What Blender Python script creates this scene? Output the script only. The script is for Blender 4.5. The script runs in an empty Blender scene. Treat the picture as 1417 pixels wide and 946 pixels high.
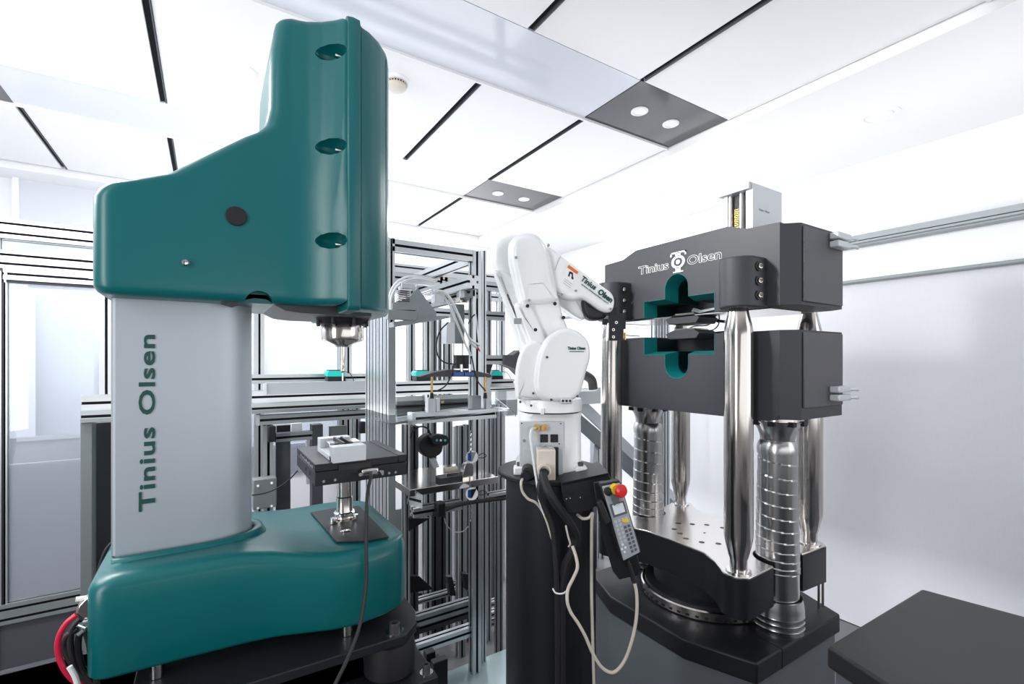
import bpy, bmesh, math, random
from mathutils import Vector, Matrix
random.seed(3)
S = bpy.context.scene
C = S.collection
# ------------------------------------------------------------------ camera
H = 1.45
FPX, CX, HY = 660.0, 708.5, 500.0
FW = Vector((0.5373, 0.8434, 0)); RT = Vector((0.8434, -0.5373, 0)); UP = Vector((0, 0, 1))
cd = bpy.data.cameras.new('camera'); cam = bpy.data.objects.new('camera', cd); C.objects.link(cam)
cd.sensor_width = 36; cd.lens = 36 * FPX / 1417; cd.shift_y = (HY - 473) / 1417; cd.clip_start = 0.02
cam.matrix_world = Matrix(((RT.x, 0, -FW.x, 0), (RT.y, 0, -FW.y, 0), (0, 1, 0, H), (0, 0, 0, 1)))
S.camera = cam
# ------------------------------------------------------------------ light
S.view_settings.view_transform = 'Standard'; S.view_settings.look = 'None'
S.view_settings.gamma = 1; S.view_settings.exposure = 0.03
W = bpy.data.worlds.new('world'); S.world = W; W.use_nodes = True
W.node_tree.nodes['Background'].inputs[0].default_value = (0.93, 0.95, 1, 1)
W.node_tree.nodes['Background'].inputs[1].default_value = 0.26
def area(name, loc, target, sx, sy, power, col=(1, 1, 1)):
    l = bpy.data.lights.new(name, 'AREA'); l.shape = 'RECTANGLE'; l.size = sx; l.size_y = sy; l.energy = power; l.color = col
    o = bpy.data.objects.new(name, l); C.objects.link(o); o.location = loc
    o.rotation_euler = (Vector(target) - Vector(loc)).to_track_quat('-Z', 'Y').to_euler()
    return o
area('ceiling_fill_room', (0.9, 2.75, 1.25), (0.9, 2.76, 3.0), 2.6, 2.2, 27)  # added area lamp facing up, brightens the ceiling
area('ceiling_fill_front', (0.9, -0.9, 1.5), (0.9, 0.4, 3.0), 2.4, 1.4, 14)  # added behind the camera to even out the near ceiling
area('ceiling_fill_right', (2.75, 1.2, 1.9), (2.75, 1.25, 3.0), 0.6, 2.6, 6)  # extra upward area lamp added for the right soffit
area('key_light', (-1.2, 1.75, 2.35), (2.0, 1.3, 1.0), 0.7, 0.7, 16)
area('back_wall_fill', (1.2, 3.7, 2.6), (1.2, 3.9, 0), 2.4, 0.6, 60)  # added area lamp under the ceiling, whitens the back wall
area('right_wall_fill', (3.0, 2.8, 2.6), (3.1, 2.9, 0), 0.5, 2.4, 26)  # added downward area lamp, brightens the right wall
area('side_fill', (2.7, -1.3, 1.8), (0.2, 1.2, 1.7), 1.4, 1.6, 14)  # off-frame area lamp added for the side panels and teal head
area('left_strip_fill', (-1.35, 0.2, 1.75), (0.2, 1.0, 1.75), 0.45, 1.7, 24)  # off-frame strip lamp added for the highlight on the teal flare
area('left_bay_fill', (-0.75, 1.95, 2.55), (-0.5, 2.75, 0.6), 0.6, 0.3, 34)  # off-frame lamp added to lift the white lower door panel
sl_ = bpy.data.lights.new('wall_shadow_spot', 'SPOT'); sl_.energy = 75; sl_.spot_size = math.radians(66); sl_.spot_blend = 0.5; sl_.shadow_soft_size = 0.075  # spot added behind the teal head to shadow the right wall
so_ = bpy.data.objects.new('wall_shadow_spot', sl_); C.objects.link(so_); so_.location = (0.32, 1.5, 2.42); so_.rotation_euler = (Vector((3.34, 0.95, 1.55)) - Vector(so_.location)).to_track_quat('-Z', 'Y').to_euler()

# ------------------------------------------------------------------ materials
def mat(name, col, rough=0.5, metal=0.0, bump=0.0, bscale=400, vary=0.0, vscale=3, coat=0.0, stretch=None, spec=0.5, emit=0, alpha=None):
    m = bpy.data.materials.new(name); m.use_nodes = True; nt = m.node_tree; b = nt.nodes['Principled BSDF']
    b.inputs['Base Color'].default_value = (*col, 1); b.inputs['Roughness'].default_value = rough
    b.inputs['Metallic'].default_value = metal; b.inputs['Coat Weight'].default_value = coat
    b.inputs['Specular IOR Level'].default_value = spec
    tc = nt.nodes.new('ShaderNodeTexCoord'); mp = nt.nodes.new('ShaderNodeMapping')
    nt.links.new(tc.outputs['Object'], mp.inputs[0])
    if stretch: mp.inputs['Scale'].default_value = stretch
    if vary:
        n = nt.nodes.new('ShaderNodeTexNoise'); n.inputs['Scale'].default_value = vscale; n.inputs['Detail'].default_value = 4
        nt.links.new(mp.outputs[0], n.inputs[0])
        r = nt.nodes.new('ShaderNodeMix'); r.data_type = 'RGBA'
        r.inputs[6].default_value = (*[c * (1 - vary) for c in col], 1); r.inputs[7].default_value = (*[min(1, c * (1 + vary)) for c in col], 1)
        nt.links.new(n.outputs[0], r.inputs[0]); nt.links.new(r.outputs[2], b.inputs['Base Color'])
    if bump:
        n = nt.nodes.new('ShaderNodeTexNoise'); n.inputs['Scale'].default_value = bscale; n.inputs['Detail'].default_value = 2
        nt.links.new(mp.outputs[0], n.inputs[0])
        bp = nt.nodes.new('ShaderNodeBump'); bp.inputs['Strength'].default_value = bump; bp.inputs['Distance'].default_value = 0.001
        nt.links.new(n.outputs[0], bp.inputs['Height']); nt.links.new(bp.outputs[0], b.inputs['Normal'])
    if emit:
        b.inputs['Emission Color'].default_value = (*col, 1); b.inputs['Emission Strength'].default_value = emit
    return m
def glass(name, tint, refl=0.06, opac=0.0, ocol=(0.8, 0.85, 0.9)):
    m = bpy.data.materials.new(name); m.use_nodes = True; nt = m.node_tree; nt.nodes.clear()
    out = nt.nodes.new('ShaderNodeOutputMaterial'); tr = nt.nodes.new('ShaderNodeBsdfTransparent'); tr.inputs[0].default_value = (*tint, 1)
    gl = nt.nodes.new('ShaderNodeBsdfGlossy'); gl.inputs['Roughness'].default_value = 0.02
    fr = nt.nodes.new('ShaderNodeFresnel'); fr.inputs[0].default_value = 1.45
    mx = nt.nodes.new('ShaderNodeMixShader'); nt.links.new(fr.outputs[0], mx.inputs[0]); nt.links.new(tr.outputs[0], mx.inputs[1]); nt.links.new(gl.outputs[0], mx.inputs[2])
    df = nt.nodes.new('ShaderNodeBsdfDiffuse'); df.inputs[0].default_value = (*ocol, 1)
    m2 = nt.nodes.new('ShaderNodeMixShader'); m2.inputs[0].default_value = opac
    nt.links.new(mx.outputs[0], m2.inputs[1]); nt.links.new(df.outputs[0], m2.inputs[2]); nt.links.new(m2.outputs[0], out.inputs[0])
    return m
M = dict(
 teal=mat('teal_paint', (0.0, 0.108, 0.116), 0.33, bump=0.08, bscale=900, spec=0.45),
 teal_in=mat('teal_lacquer', (0.0, 0.15, 0.155), 0.45),
 teal_shade=mat('shaded_teal_bore', (0.0, 0.02, 0.022), 0.5),  # teal darkened to paint in the shade inside the grip recess
 teal_bright=mat('teal_plastic', (0.0, 0.5, 0.45), 0.35),
 black=mat('black_powder_coat', (0.012, 0.013, 0.017), 0.42, bump=0.2, bscale=700, spec=0.35),
 charcoal=mat('charcoal_paint', (0.034, 0.036, 0.043), 0.5, bump=0.25, bscale=600),
 charcoal_panel=mat('speckled_grey_panel', (0.09, 0.09, 0.1), 0.5, 0.3, bump=0.3, bscale=500, vary=0.25, vscale=300),
 darkgrey=mat('dark_grey_paint', (0.06, 0.065, 0.075), 0.5),
 slate=mat('black_worktop', (0.025, 0.025, 0.027), 0.45, vary=0.15, vscale=5, bump=0.1, bscale=60),
 rubber=mat('black_rubber', (0.012, 0.012, 0.014), 0.55),
 alu=mat('anodised_aluminium', (0.55, 0.58, 0.60), 0.34, 0.7, bump=0.05, bscale=300, stretch=(1, 1, 0.1)),
 alu_col=mat('satin_column_aluminium', (0.42, 0.47, 0.52), 0.42, 0.5, bump=0.05, bscale=500, stretch=(1, 1, 0.05), vary=0.04, vscale=8),
 slot=mat('slot_shadow_black', (0.02, 0.02, 0.025), 0.8, spec=0.1),
 cab=mat('grey_blue_cabinet', (0.13, 0.145, 0.16), 0.45),
 alu_dark=mat('grey_painted_steel', (0.2, 0.225, 0.23), 0.5, 0.2),
 alu_mid=mat('mid_grey_paint', (0.30, 0.33, 0.34), 0.5, 0.1),
 steel=mat('polished_steel', (0.60, 0.57, 0.54), 0.16, 1.0, bump=0.03, bscale=250, stretch=(1, 1, 0.05)),
 spiral=mat('spiral_spring_steel', (0.50, 0.50, 0.50), 0.24, 1.0, bump=0.05, bscale=200, stretch=(1, 1, 3)),
 plate=mat('machined_steel_plate', (0.72, 0.69, 0.66), 0.22, 1.0, bump=0.05, bscale=200, stretch=(20, 1, 1)),
 white=mat('white_robot_paint', (0.84, 0.85, 0.86), 0.28, coat=0.3, bump=0.03, bscale=500),
 white_g=mat('cast_grey_panel', (0.58, 0.61, 0.64), 0.4, 0.3),
 wall=mat('white_wall_paint', (0.88, 0.89, 0.91), 0.8, bump=0.05, bscale=200),
 wall_g=mat('pale_grey_panel', (0.66, 0.69, 0.74), 0.7),
 cloth=mat('white_backdrop_cloth', (0.74, 0.75, 0.79), 0.85, bump=0.5, bscale=160, vary=0.02, vscale=90, stretch=(1, 1, 0.2)),
 ceil=mat('white_ceiling_panel', (0.86, 0.86, 0.88), 0.75),
 strip=mat('glossy_white_glass_strip', (0.66, 0.68, 0.76), 0.08, spec=0.8),
 blackglass=mat('black_glossy_panel', (0.03, 0.03, 0.036), 0.12, spec=0.8),
 floor=mat('grey_floor', (0.16, 0.16, 0.17), 0.3, vary=0.05, vscale=4),
 deck=mat('pale_blue_deck', (0.42, 0.54, 0.56), 0.3, 0.3, vary=0.06, vscale=9),
 lamp=mat('lit_lamp', (1, 1, 1), 0.5, emit=3.0),
 chrome=mat('chrome', (0.75, 0.75, 0.75), 0.12, 1.0),
 brass=mat('brass', (0.6, 0.4, 0.14), 0.25, 1.0),
 cream=mat('cream_plastic', (0.66, 0.6, 0.53), 0.4),
 beige=mat('beige_cable', (0.62, 0.57, 0.49), 0.45),
 whitecable=mat('white_cable', (0.75, 0.77, 0.78), 0.4),
 red=mat('red_plastic', (0.7, 0.02, 0.02), 0.3),
 redcable=mat('red_cable', (0.55, 0.01, 0.05), 0.35),
 yellow=mat('yellow_plastic', (0.85, 0.6, 0.03), 0.4),
 orange=mat('orange_label', (0.75, 0.16, 0.02), 0.5),
 blue=mat('blue_plastic', (0.01, 0.09, 0.35), 0.35),
 green=mat('dark_green_print', (0.0, 0.055, 0.045), 0.5),
 print=mat('white_print', (0.85, 0.85, 0.85), 0.5),
 black_print=mat('black_print', (0.01, 0.01, 0.012), 0.5),
 keygrey=mat('pendant_silver_face', (0.40, 0.42, 0.46), 0.4, 0.2),
 keydark=mat('pendant_key_grey', (0.10, 0.11, 0.13), 0.5),
 screen=mat('lcd_screen', (0.75, 0.80, 0.85), 0.2),
 glass=glass('clear_glass', (0.93, 0.96, 0.97)),
 haze_glass=glass('reflection_haze_glass', (0.9, 0.92, 0.95), opac=0.22, ocol=(0.72, 0.77, 0.85)),  # diffuse share paints in the hazy reflection on the panes
 acrylic=glass('clear_acrylic', (0.95, 0.97, 0.98), opac=0.06),
 whitepan=mat('white_panel', (0.80, 0.79, 0.84), 0.5),
)
# ------------------------------------------------------------------ pixel helpers: a point on the ray through a pixel, at a world plane
def ray(px, py):
    u = (px - CX) / FPX; v = (HY - py) / FPX
    return FW + RT * u + UP * v
def P(px, py, t):
    return Vector((0, 0, H)) + ray(px, py) * t
def atX(px, py, X): d = ray(px, py); return Vector((0, 0, H)) + d * (X / d.x)
def atY(px, py, Y): d = ray(px, py); return Vector((0, 0, H)) + d * (Y / d.y)
def atZ(px, py, Z): d = ray(px, py); return Vector((0, 0, H)) + d * ((Z - H) / d.z)
# ------------------------------------------------------------------ mesh helpers
ORG = {}
class MB:
    def __init__(s): s.bm = bmesh.new()
    def v(s, p): return s.bm.verts.new(p)
    def face(s, vs):
        try: return s.bm.faces.new(vs)
        except ValueError: return None
    def box(s, a, b):
        x0, x1 = sorted((a[0], b[0])); y0, y1 = sorted((a[1], b[1])); z0, z1 = sorted((a[2], b[2]))
        vs = [s.v((x, y, z)) for z in (z0, z1) for x, y in ((x0, y0), (x1, y0), (x1, y1), (x0, y1))]
        for f in ((3, 2, 1, 0), (4, 5, 6, 7), (0, 1, 5, 4), (1, 2, 6, 5), (2, 3, 7, 6), (3, 0, 4, 7)): s.face([vs[i] for i in f])
        return s
    def obox(s, c, ax, ay, az, hx, hy, hz):
        c = Vector(c); vs = []
        for k in (-1, 1):
            for i, j in ((-1, -1), (1, -1), (1, 1), (-1, 1)): vs.append(s.v(c + ax * hx * i + ay * hy * j + az * hz * k))
        for f in ((3, 2, 1, 0), (4, 5, 6, 7), (0, 1, 5, 4), (1, 2, 6, 5), (2, 3, 7, 6), (3, 0, 4, 7)): s.face([vs[i] for i in f])
        return s
    def prism(s, pts, d):
        d = Vector(d); a = [s.v(p) for p in pts]; b = [s.v(Vector(p) + d) for p in pts]; n = len(a)
        s.face(a[::-1]); s.face(b)
        for i in range(n): s.face([a[i], a[(i + 1) % n], b[(i + 1) % n], b[i]])
        return s
    def loft(s, rings, cap0=True, cap1=True, closed=True):
        R = [[s.v(p) for p in r] for r in rings]; n = len(R[0])
        for i in range(len(R) - 1):
            for j in range(n if closed else n - 1):
                s.face([R[i][j], R[i][(j + 1) % n], R[i + 1][(j + 1) % n], R[i + 1][j]])
        if cap0: s.face(R[0][::-1])
        if cap1: s.face(R[-1])
        return s
    def cyl(s, p0, p1, r0, r1=None, n=24, caps=True):
        p0 = Vector(p0); p1 = Vector(p1); r1 = r0 if r1 is None else r1
        q = (p1 - p0).to_track_quat('Z', 'Y'); a = q @ Vector((1, 0, 0)); b = q @ Vector((0, 1, 0))
        ring = lambda p, r: [p + (a * math.cos(2 * math.pi * i / n) + b * math.sin(2 * math.pi * i / n)) * r for i in range(n)]
        return s.loft([ring(p0, r0), ring(p1, r1)], caps, caps)
    def lathe(s, prof, x, y, n=40, caps=True):
        rings = [[Vector((x + r * math.cos(2 * math.pi * i / n), y + r * math.sin(2 * math.pi * i / n), z)) for i in range(n)] for r, z in prof]
        return s.loft(rings, caps, caps)
    def lathe_ax(s, prof, p, ax, n=32):
        q = Vector(ax).to_track_quat('Z', 'Y'); a = q @ Vector((1, 0, 0)); b = q @ Vector((0, 1, 0)); c = Vector(ax).normalized(); p = Vector(p)
        return s.loft([[p + c * h + (a * math.cos(2 * math.pi * i / n) + b * math.sin(2 * math.pi * i / n)) * r for i in range(n)] for r, h in prof])
    def tube(s, pts, r, n=10, sub=8):
        pts = [Vector(p) for p in pts]
        if len(pts) > 2:
            e = [pts[0] * 2 - pts[1]] + pts + [pts[-1] * 2 - pts[-2]]; out = []
            for i in range(1, len(e) - 2):
                for k in range(sub):
                    t = k / sub; p0, p1, p2, p3 = e[i - 1:i + 3]
                    out.append(0.5 * (2 * p1 + (p2 - p0) * t + (2 * p0 - 5 * p1 + 4 * p2 - p3) * t * t + (3 * p1 - p0 - 3 * p2 + p3) * t ** 3))
            out.append(pts[-1]); pts = out
        rings = []; prev = None
        for i, p in enumerate(pts):
            d = (pts[min(i + 1, len(pts) - 1)] - pts[max(i - 1, 0)]).normalized()
            a = d.orthogonal().normalized() if prev is None else (prev - d * prev.dot(d)).normalized()
            prev = a; b = d.cross(a)
            rings.append([p + (a * math.cos(2 * math.pi * j / n) + b * math.sin(2 * math.pi * j / n)) * r for j in range(n)])
        return s.loft(rings)
    # grooved extrusion profile between two points, section w (along aw) by h (along ah)
    def profile(s, p0, p1, aw, ah, w, h):
        p0 = Vector(p0); p1 = Vector(p1); aw = Vector(aw); ah = Vector(ah)
        def side(L):
            k = max(1, round(L / 0.042)); o = []
            for i in range(k):
                c = -L / 2 + L * (i + 0.5) / k; g = min(0.0048, L * 0.14)
                o += [(c - g, 0), (c - g, 1), (c + g, 1), (c + g, 0)]
            return o
        sec = []; fl = []; dp = 0.011
        for (L, D, sx) in ((w, h, 0), (h, w, 1), (w, h, 2), (h, w, 3)):
            for a, q in [(-L / 2, 0)] + side(L):
                d = D / 2 - q * min(dp, D * 0.3)
                sec.append({0: (a, -d), 1: (d, a), 2: (-a, d), 3: (-d, -a)}[sx]); fl.append(q)
        n = len(sec); r0, r1 = [[s.v(p + aw * a + ah * b) for a, b in sec] for p in (p0, p1)]
        for j in range(n):
            f = s.face([r0[j], r0[(j + 1) % n], r1[(j + 1) % n], r1[j]])
            if fl[j] or fl[(j + 1) % n]: f.material_index = 1
        s.face(r0[::-1]); s.face(r1); return s
def finish(name, bm, m, parent=None, bevel=0, seg=2, smooth=True, angle=32, org=None):
    bmesh.ops.recalc_face_normals(bm, faces=bm.faces)
    if parent is not None: o0 = ORG[parent.name]
    elif org is not None: o0 = Vector(org)
    else:
        xs = [v.co for v in bm.verts]
        o0 = Vector(((min(v.x for v in xs) + max(v.x for v in xs)) / 2, (min(v.y for v in xs) + max(v.y for v in xs)) / 2, min(v.z for v in xs)))
    bmesh.ops.translate(bm, verts=bm.verts, vec=-o0)
    me = bpy.data.meshes.new(name); bm.to_mesh(me); bm.free()
    if smooth: me.shade_smooth(); me.set_sharp_from_angle(angle=math.radians(angle))
    me.materials.append(m)
    if any(p.material_index for p in me.polygons): me.materials.append(M['slot'])
    o = bpy.data.objects.new(name, me); C.objects.link(o); ORG[o.name] = o0
    if parent is not None: o.parent = parent
    else: o.location = o0
    if bevel:
        b = o.modifiers.new('bevel', 'BEVEL'); b.width = bevel; b.segments = seg; b.limit_method = 'ANGLE'; b.angle_limit = math.radians(35)
        b.harden_normals = False
    return o
def part(name, mb, m, parent, bevel=0, seg=2, smooth=True, angle=32, label=None):
    o = finish(name, mb.bm, M[m], parent, bevel, seg, smooth, angle)
    if label: o['label'] = label
    return o
def single(name, mb, m, label, cat, group=None, bevel=0, seg=2, smooth=True, angle=32):
    o = finish(name, mb.bm, M[m], None, bevel, seg, smooth, angle); o['label'] = label; o['category'] = cat
    if group: o['group'] = group
    return o
def struct(name, mb, m, bevel=0, smooth=False):
    o = finish(name, mb.bm, M[m], None, bevel, 2, smooth); o['kind'] = 'structure'; return o
def thing(name, label, cat, loc, group=None):
    o = bpy.data.objects.new(name, None); C.objects.link(o); o.location = loc; o.empty_display_size = 0.05
    o['label'] = label; o['category'] = cat
    if group: o['group'] = group
    ORG[o.name] = Vector(loc); return o
def boolean(o, cutters, op='DIFFERENCE'):
    for c in cutters:
        md = o.modifiers.new('b', 'BOOLEAN'); md.object = c; md.operation = op; md.solver = 'EXACT'
    bpy.context.view_layer.update()
    me = bpy.data.meshes.new_from_object(o.evaluated_get(bpy.context.evaluated_depsgraph_get()))
    o.modifiers.clear(); old = o.data; o.data = me; me.name = o.name
    me.shade_smooth(); me.set_sharp_from_angle(angle=math.radians(32))
    for c in cutters: bpy.data.objects.remove(c)
def text(name, s, m, parent, loc, ax, ay, size, offset=0.0, line=0, xs=1.0, depth=0.0006, label=None, width=None, align='LEFT', spacing=1.0):
    cu = bpy.data.curves.new('t', 'FONT'); cu.body = s; cu.size = size; cu.offset = offset; cu.extrude = depth; cu.align_x = align
    cu.resolution_u = 3; cu.space_character = spacing
    if line: cu.fill_mode = 'NONE'; cu.bevel_depth = line; cu.extrude = 0; cu.bevel_resolution = 0
    t = bpy.data.objects.new('t', cu); C.objects.link(t); bpy.context.view_layer.update()
    me = bpy.data.meshes.new_from_object(t.evaluated_get(bpy.context.evaluated_depsgraph_get()))
    bpy.data.objects.remove(t)
    if width:
        x = [v.co.x for v in me.vertices]; xs = width / (max(x) - min(x))
    ax = Vector(ax).normalized(); ay = Vector(ay).normalized(); az = ax.cross(ay)
    o0 = ORG[parent.name] if parent is not None else Vector(loc)
    for v in me.vertices: v.co = Vector(loc) + ax * v.co.x * xs + ay * v.co.y + az * v.co.z - o0
    me.materials.clear(); me.materials.append(M[m]); me.name = name
    o = bpy.data.objects.new(name, me); C.objects.link(o); ORG[o.name] = o0
    if parent is not None: o.parent = parent
    else: o.location = o0
    if label: o['label'] = label
    return o
X_, Y_, Z_ = Vector((1, 0, 0)), Vector((0, 1, 0)), Vector((0, 0, 1))
def rrect(cx, cy, hx, hy, r, z, n=5):
    pts = []
    for (sx, sy, a0) in ((1, 1, 0), (-1, 1, 90), (-1, -1, 180), (1, -1, 270)):
        for k in range(n + 1):
            a = math.radians(a0 + 90 * k / n); pts.append(Vector((cx + sx * (hx - r) + r * math.cos(a), cy + sy * (hy - r) + r * math.sin(a), z)))
    return pts

# ================================================================== SETTING
ZS, ZP = 2.65, 2.692            # soffit and raised ceiling panels
XR, YB, XL, YF = 3.34, 4.40, -1.30, -2.6
struct('floor', MB().box((XL - .3, YF, -0.05), (XR + .3, YB + .3, 0)), 'floor')
struct('wall_back', MB().box((XL - .3, YB, 0), (XR + .1, YB + .1, 2.85)), 'wall')
struct('wall_right', MB().box((XR, YF, 0), (XR + .1, YB, 2.85)), 'wall')
struct('wall_left', MB().box((XL - .1, 1.9, 0), (XL, YB, 2.85)), 'wall')
ce = MB()
ce.box((2.27, YF, ZS), (XR, YB, 2.85)); ce.box((XL, 4.17, ZS), (2.27, YB, 2.85)); ce.box((XL, YF, 2.75), (2.27, 4.17, 2.85))
ceiling = struct('ceiling', ce, 'ceil')
# raised tiles between black joints
jx = [-1.30, -0.78, -0.18, 0.42, 1.02, 1.62, 2.262]
rows = [(-0.88, 0.10), (0.50, 1.476), (1.862, 2.838), (3.232, 4.155)]
for (y0, y1) in rows:
    for i in range(6):
        x0 = jx[i] + (0.014 if i else 0); x1 = jx[i + 1] - (0.014 if i < 5 else 0)
        b = part('ceiling_tile', MB().box((x0, y0 + .004, ZP), (x1, y1 - .004, ZP + 0.03)), 'ceil', ceiling, bevel=0.002, smooth=False)
for (y0, y1) in rows:
    for i in range(1, 6):
        part('black_joint', MB().box((jx[i] - .016, y0 + .012, ZP + .012), (jx[i] + .016, y1 - .012, ZP + .035)), 'slot', ceiling, smooth=False)
        part('joint_lip', MB().box((jx[i] + .008, y0 + .012, ZP - .004), (jx[i] + .0125, y1 - .012, ZP + .02)), 'darkgrey', ceiling, smooth=False)
for k, (y0, y1) in enumerate([(0.10, 0.50), (1.476, 1.862), (2.838, 3.232)]):
    part('glass_strip', MB().box((-0.79, y0 + .003, ZP + .004), (1.618, y1 - .003, ZP + .012)), 'strip', ceiling, smooth=False)
    part('strip_rail', MB().box((-0.79, y1 - .006, ZP - .008), (2.262, y1 + .006, ZP + .02)), 'ceil', ceiling, smooth=False)
    part('black_strip_panel', MB().box((1.624, y0 + .003, ZP + .004), (2.262, y1 - .003, ZP + .012)), 'blackglass', ceiling, smooth=False)
    part('black_strip_panel', MB().box((XL, y0 + .003, ZP + .004), (-0.79, y1 - .003, ZP + .012)), 'blackglass', ceiling, smooth=False)
names = {0: 'above the black cabinet', 1: 'in the nearer black ceiling panel', 2: 'in the farther black ceiling panel'}
def downlight(x, y, z, r, label, lit='lamp', group=None, ringm='ceil'):
    t = thing('ceiling_downlight', label, 'downlight', (x, y, z - .006), group)
    part('trim_ring', MB().lathe([(r, z), (r, z - .005), (r * .72, z - .007), (r * .66, z - .001)], x, y, 32), ringm, t)
    part('lens', MB().lathe([(r * .66, z - .0035), (r * .66, z - .0045)], x, y, 28), lit, t)
    return t
for k, y in ((0, .3), (1, 1.66), (2, 3.035)):
    for x, w in ((1.81, 'left'), (2.043, 'right')):
        if k: downlight(x, y, ZP + .004, .042, 'small round white downlight, %s one of the pair %s' % (w, names[k]), lit='chrome', group='downlights in the black ceiling panels')
        else: continue
downlight(.122, 2.339, ZP, .055, 'round lit white downlight in the ceiling tile left of the teal machine head')
downlight(2.76, 1.0, ZS, .085, 'large flush round downlight in the soffit, nearer one', lit='ceil')
downlight(2.784, 2.346, ZS, .075, 'flush round downlight in the soffit, farther one above the crosshead', lit='ceil')
sd = thing('smoke_detector', 'white round smoke detector on the ceiling right of the teal machine head', 'smoke detector', (.70, 2.05, ZP - .045))
part('detector_base', MB().lathe([(.055, ZP), (.055, ZP - .012), (.05, ZP - .015)], .70, 2.05), 'ceil', sd)
part('detector_dome', MB().lathe([(.044, ZP - .024), (.045, ZP - .035), (.03, ZP - .045), (.004, ZP - .047)], .70, 2.05), 'cream', sd)
dv = MB()
for i in range(24):
    a = 2 * math.pi * i / 24; dv.box((.70 + .046 * math.cos(a) - .002, 2.05 + .046 * math.sin(a) - .002, ZP - .026), (.70 + .046 * math.cos(a) + .002, 2.05 + .046 * math.sin(a) + .002, ZP - .014))
part('detector_vents', dv, 'cream', sd)
part('detector_core', MB().lathe([(.04, ZP - .012), (.04, ZP - .026)], .70, 2.05), 'black', sd)
# right wall: curtain rail, batten and hanging cloth
rl = thing('curtain_rail', 'long grey aluminium rail running along the upper right wall', 'rail', (3.25, 1.5, 2.15))
rm = MB(); rm.box((3.235, -2.4, 2.165), (3.265, 4.35, 2.196)); rm.box((3.24, -2.4, 2.150), (3.265, 4.35, 2.161)); part('rail_profile', rm, 'alu_mid', rl, smooth=False)
part('rail_core', MB().box((3.25, -2.4, 2.158), (3.263, 4.35, 2.168)), 'slot', rl, smooth=False)
part('wall_strip', MB().box((3.265, -2.4, 2.14), (3.34, 4.35, 2.152)), 'alu_mid', rl, smooth=False)
bd = thing('backdrop_cloth', 'white woven backdrop cloth covering the lower right wall behind the tensile machine', 'backdrop', (3.31, 1.5, 0.0))
part('batten', MB().cyl((3.312, -2.4, 1.935), (3.312, 4.35, 1.935), .012, n=16), 'alu_mid', bd)
cm = MB(); n = 160; ys = [-2.4 + 6.75 * i / n for i in range(n + 1)]
sw = lambda z: -.34 * max(0, 1 - z / .4) ** 2
cm.loft([[Vector((3.326 + sw(z) + .006 * math.sin(y * 2.1) + .004 * math.sin(y * 5.3 + 1), y, z)) for y in ys] + [Vector((3.33 + sw(z) + .006 * math.sin(y * 2.1) + .004 * math.sin(y * 5.3 + 1), y, z)) for y in ys[::-1]] for z in (0.004, .02, .05, .09, .14, .2, .27, .35, .42, 1.93)])
part('cloth_sheet', cm, 'cloth', bd)
# back wall trim, left part
struct('trim_1', MB().box((-1.075, 4.36, 0), (-1.045, 4.40, ZS)), 'wall')
struct('trim_2', MB().box((-1.045, 4.385, 0.0), (1.3, 4.40, ZS)), 'wall_g')

# ================================================================== HARDNESS TESTER (left)
YK = 1.15
def headnear(x):
    pts = [(-.20, 1.028), (.10, 1.02), (.135, 1.016), (.165, 1.006), (.19, .991), (.21, .973), (.224, .957), (.240, .953), (.255, .956), (.275, .965), (.30, .984), (.325, 1.014), (.338, 1.04), (.348, 1.08)]
    if x <= pts[0][0]: return pts[0][1]
    for (a, b), (c, d) in zip(pts, pts[1:]):
        if x <= c: return b + (d - b) * (x - a) / (c - a)
    return pts[-1][1]
def head_section(xl, xr, z, ins, near=headnear, r=.028, squash=1.0, roundR=False):
    pts = []; xl += ins; xr -= ins
    n0 = near(xl + r) + ins; r2 = r
    for k in range(7):   # rounded left/near corner
        a = math.radians(180 + 90 * k / 6); pts.append((xl + r2 + r2 * math.cos(a), n0 + r2 + r2 * math.sin(a)))
    m = 26
    for k in range(1, m + 1):
        x = xl + r2 + (xr - xl - r2) * k / m; pts.append((x, near(x) + ins))
    full = [Vector((x, y, z)) for x, y in pts] + [Vector((x, 2 * YK - y, z)) for x, y in pts[::-1]]
    return full
ZB, ZT = H + .112, H + .677
ht = thing('hardness_tester', 'large teal and grey C-frame hardness testing machine on the black plate', 'testing machine', (.1, YK, H - .547))
def xleft(z):
    h = z - H
    if h < .275: return -.163
    prof = [(.275, -.163), (.287, -.158), (.298, -.147), (.306, -.125), (.33, -.065), (.425, .055), (.44, .078), (.455, .092), (.49, .099), (.60, .102), (.677, .113)]
    for (a, b), (c, d) in zip(prof, prof[1:]):
        if h <= c: return b + (d - b) * (h - a) / (c - a)
    return .11
hs = [.112, .114, .118, .126, .14, .18, .22, .26, .275, .281, .287, .293, .298, .302, .306, .318, .33, .36, .39, .41, .425, .433, .44, .447, .455, .47, .49, .52, .56, .60, .63, .65, .661, .668, .673, .677]
def inset(h):
    if h > .655: q = (h - .655) / .022; return .022 * (1 - math.sqrt(max(0, 1 - q * q)))
    if h < .13: q = (.13 - h) / .018; return .018 * (1 - math.sqrt(max(0, 1 - q * q)))
    return 0
mb = MB(); mb.loft([head_section(xleft(H + h), .232, H + h, inset(h)) for h in hs])
body = part('head_cover', mb, 'teal', ht, angle=40)
cut = []
for yy in (73, 203, 333):      # recessed screw pockets in the flared side
    c = atY(466, yy, .975); m2 = MB()
    rings = []
    for k in range(9):
        a = math.pi * k / 8; rings.append([c + Vector((-.034 * math.cos(a) - .012, .034 * math.sin(a) * math.cos(b) * 1.0, .0165 * math.sin(a) * math.sin(b))) for b in [2 * math.pi * j / 14 for j in range(14)]])
    m2.loft(rings); cut.append(finish('cutter', m2.bm, M['teal'], None, smooth=False))
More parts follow.
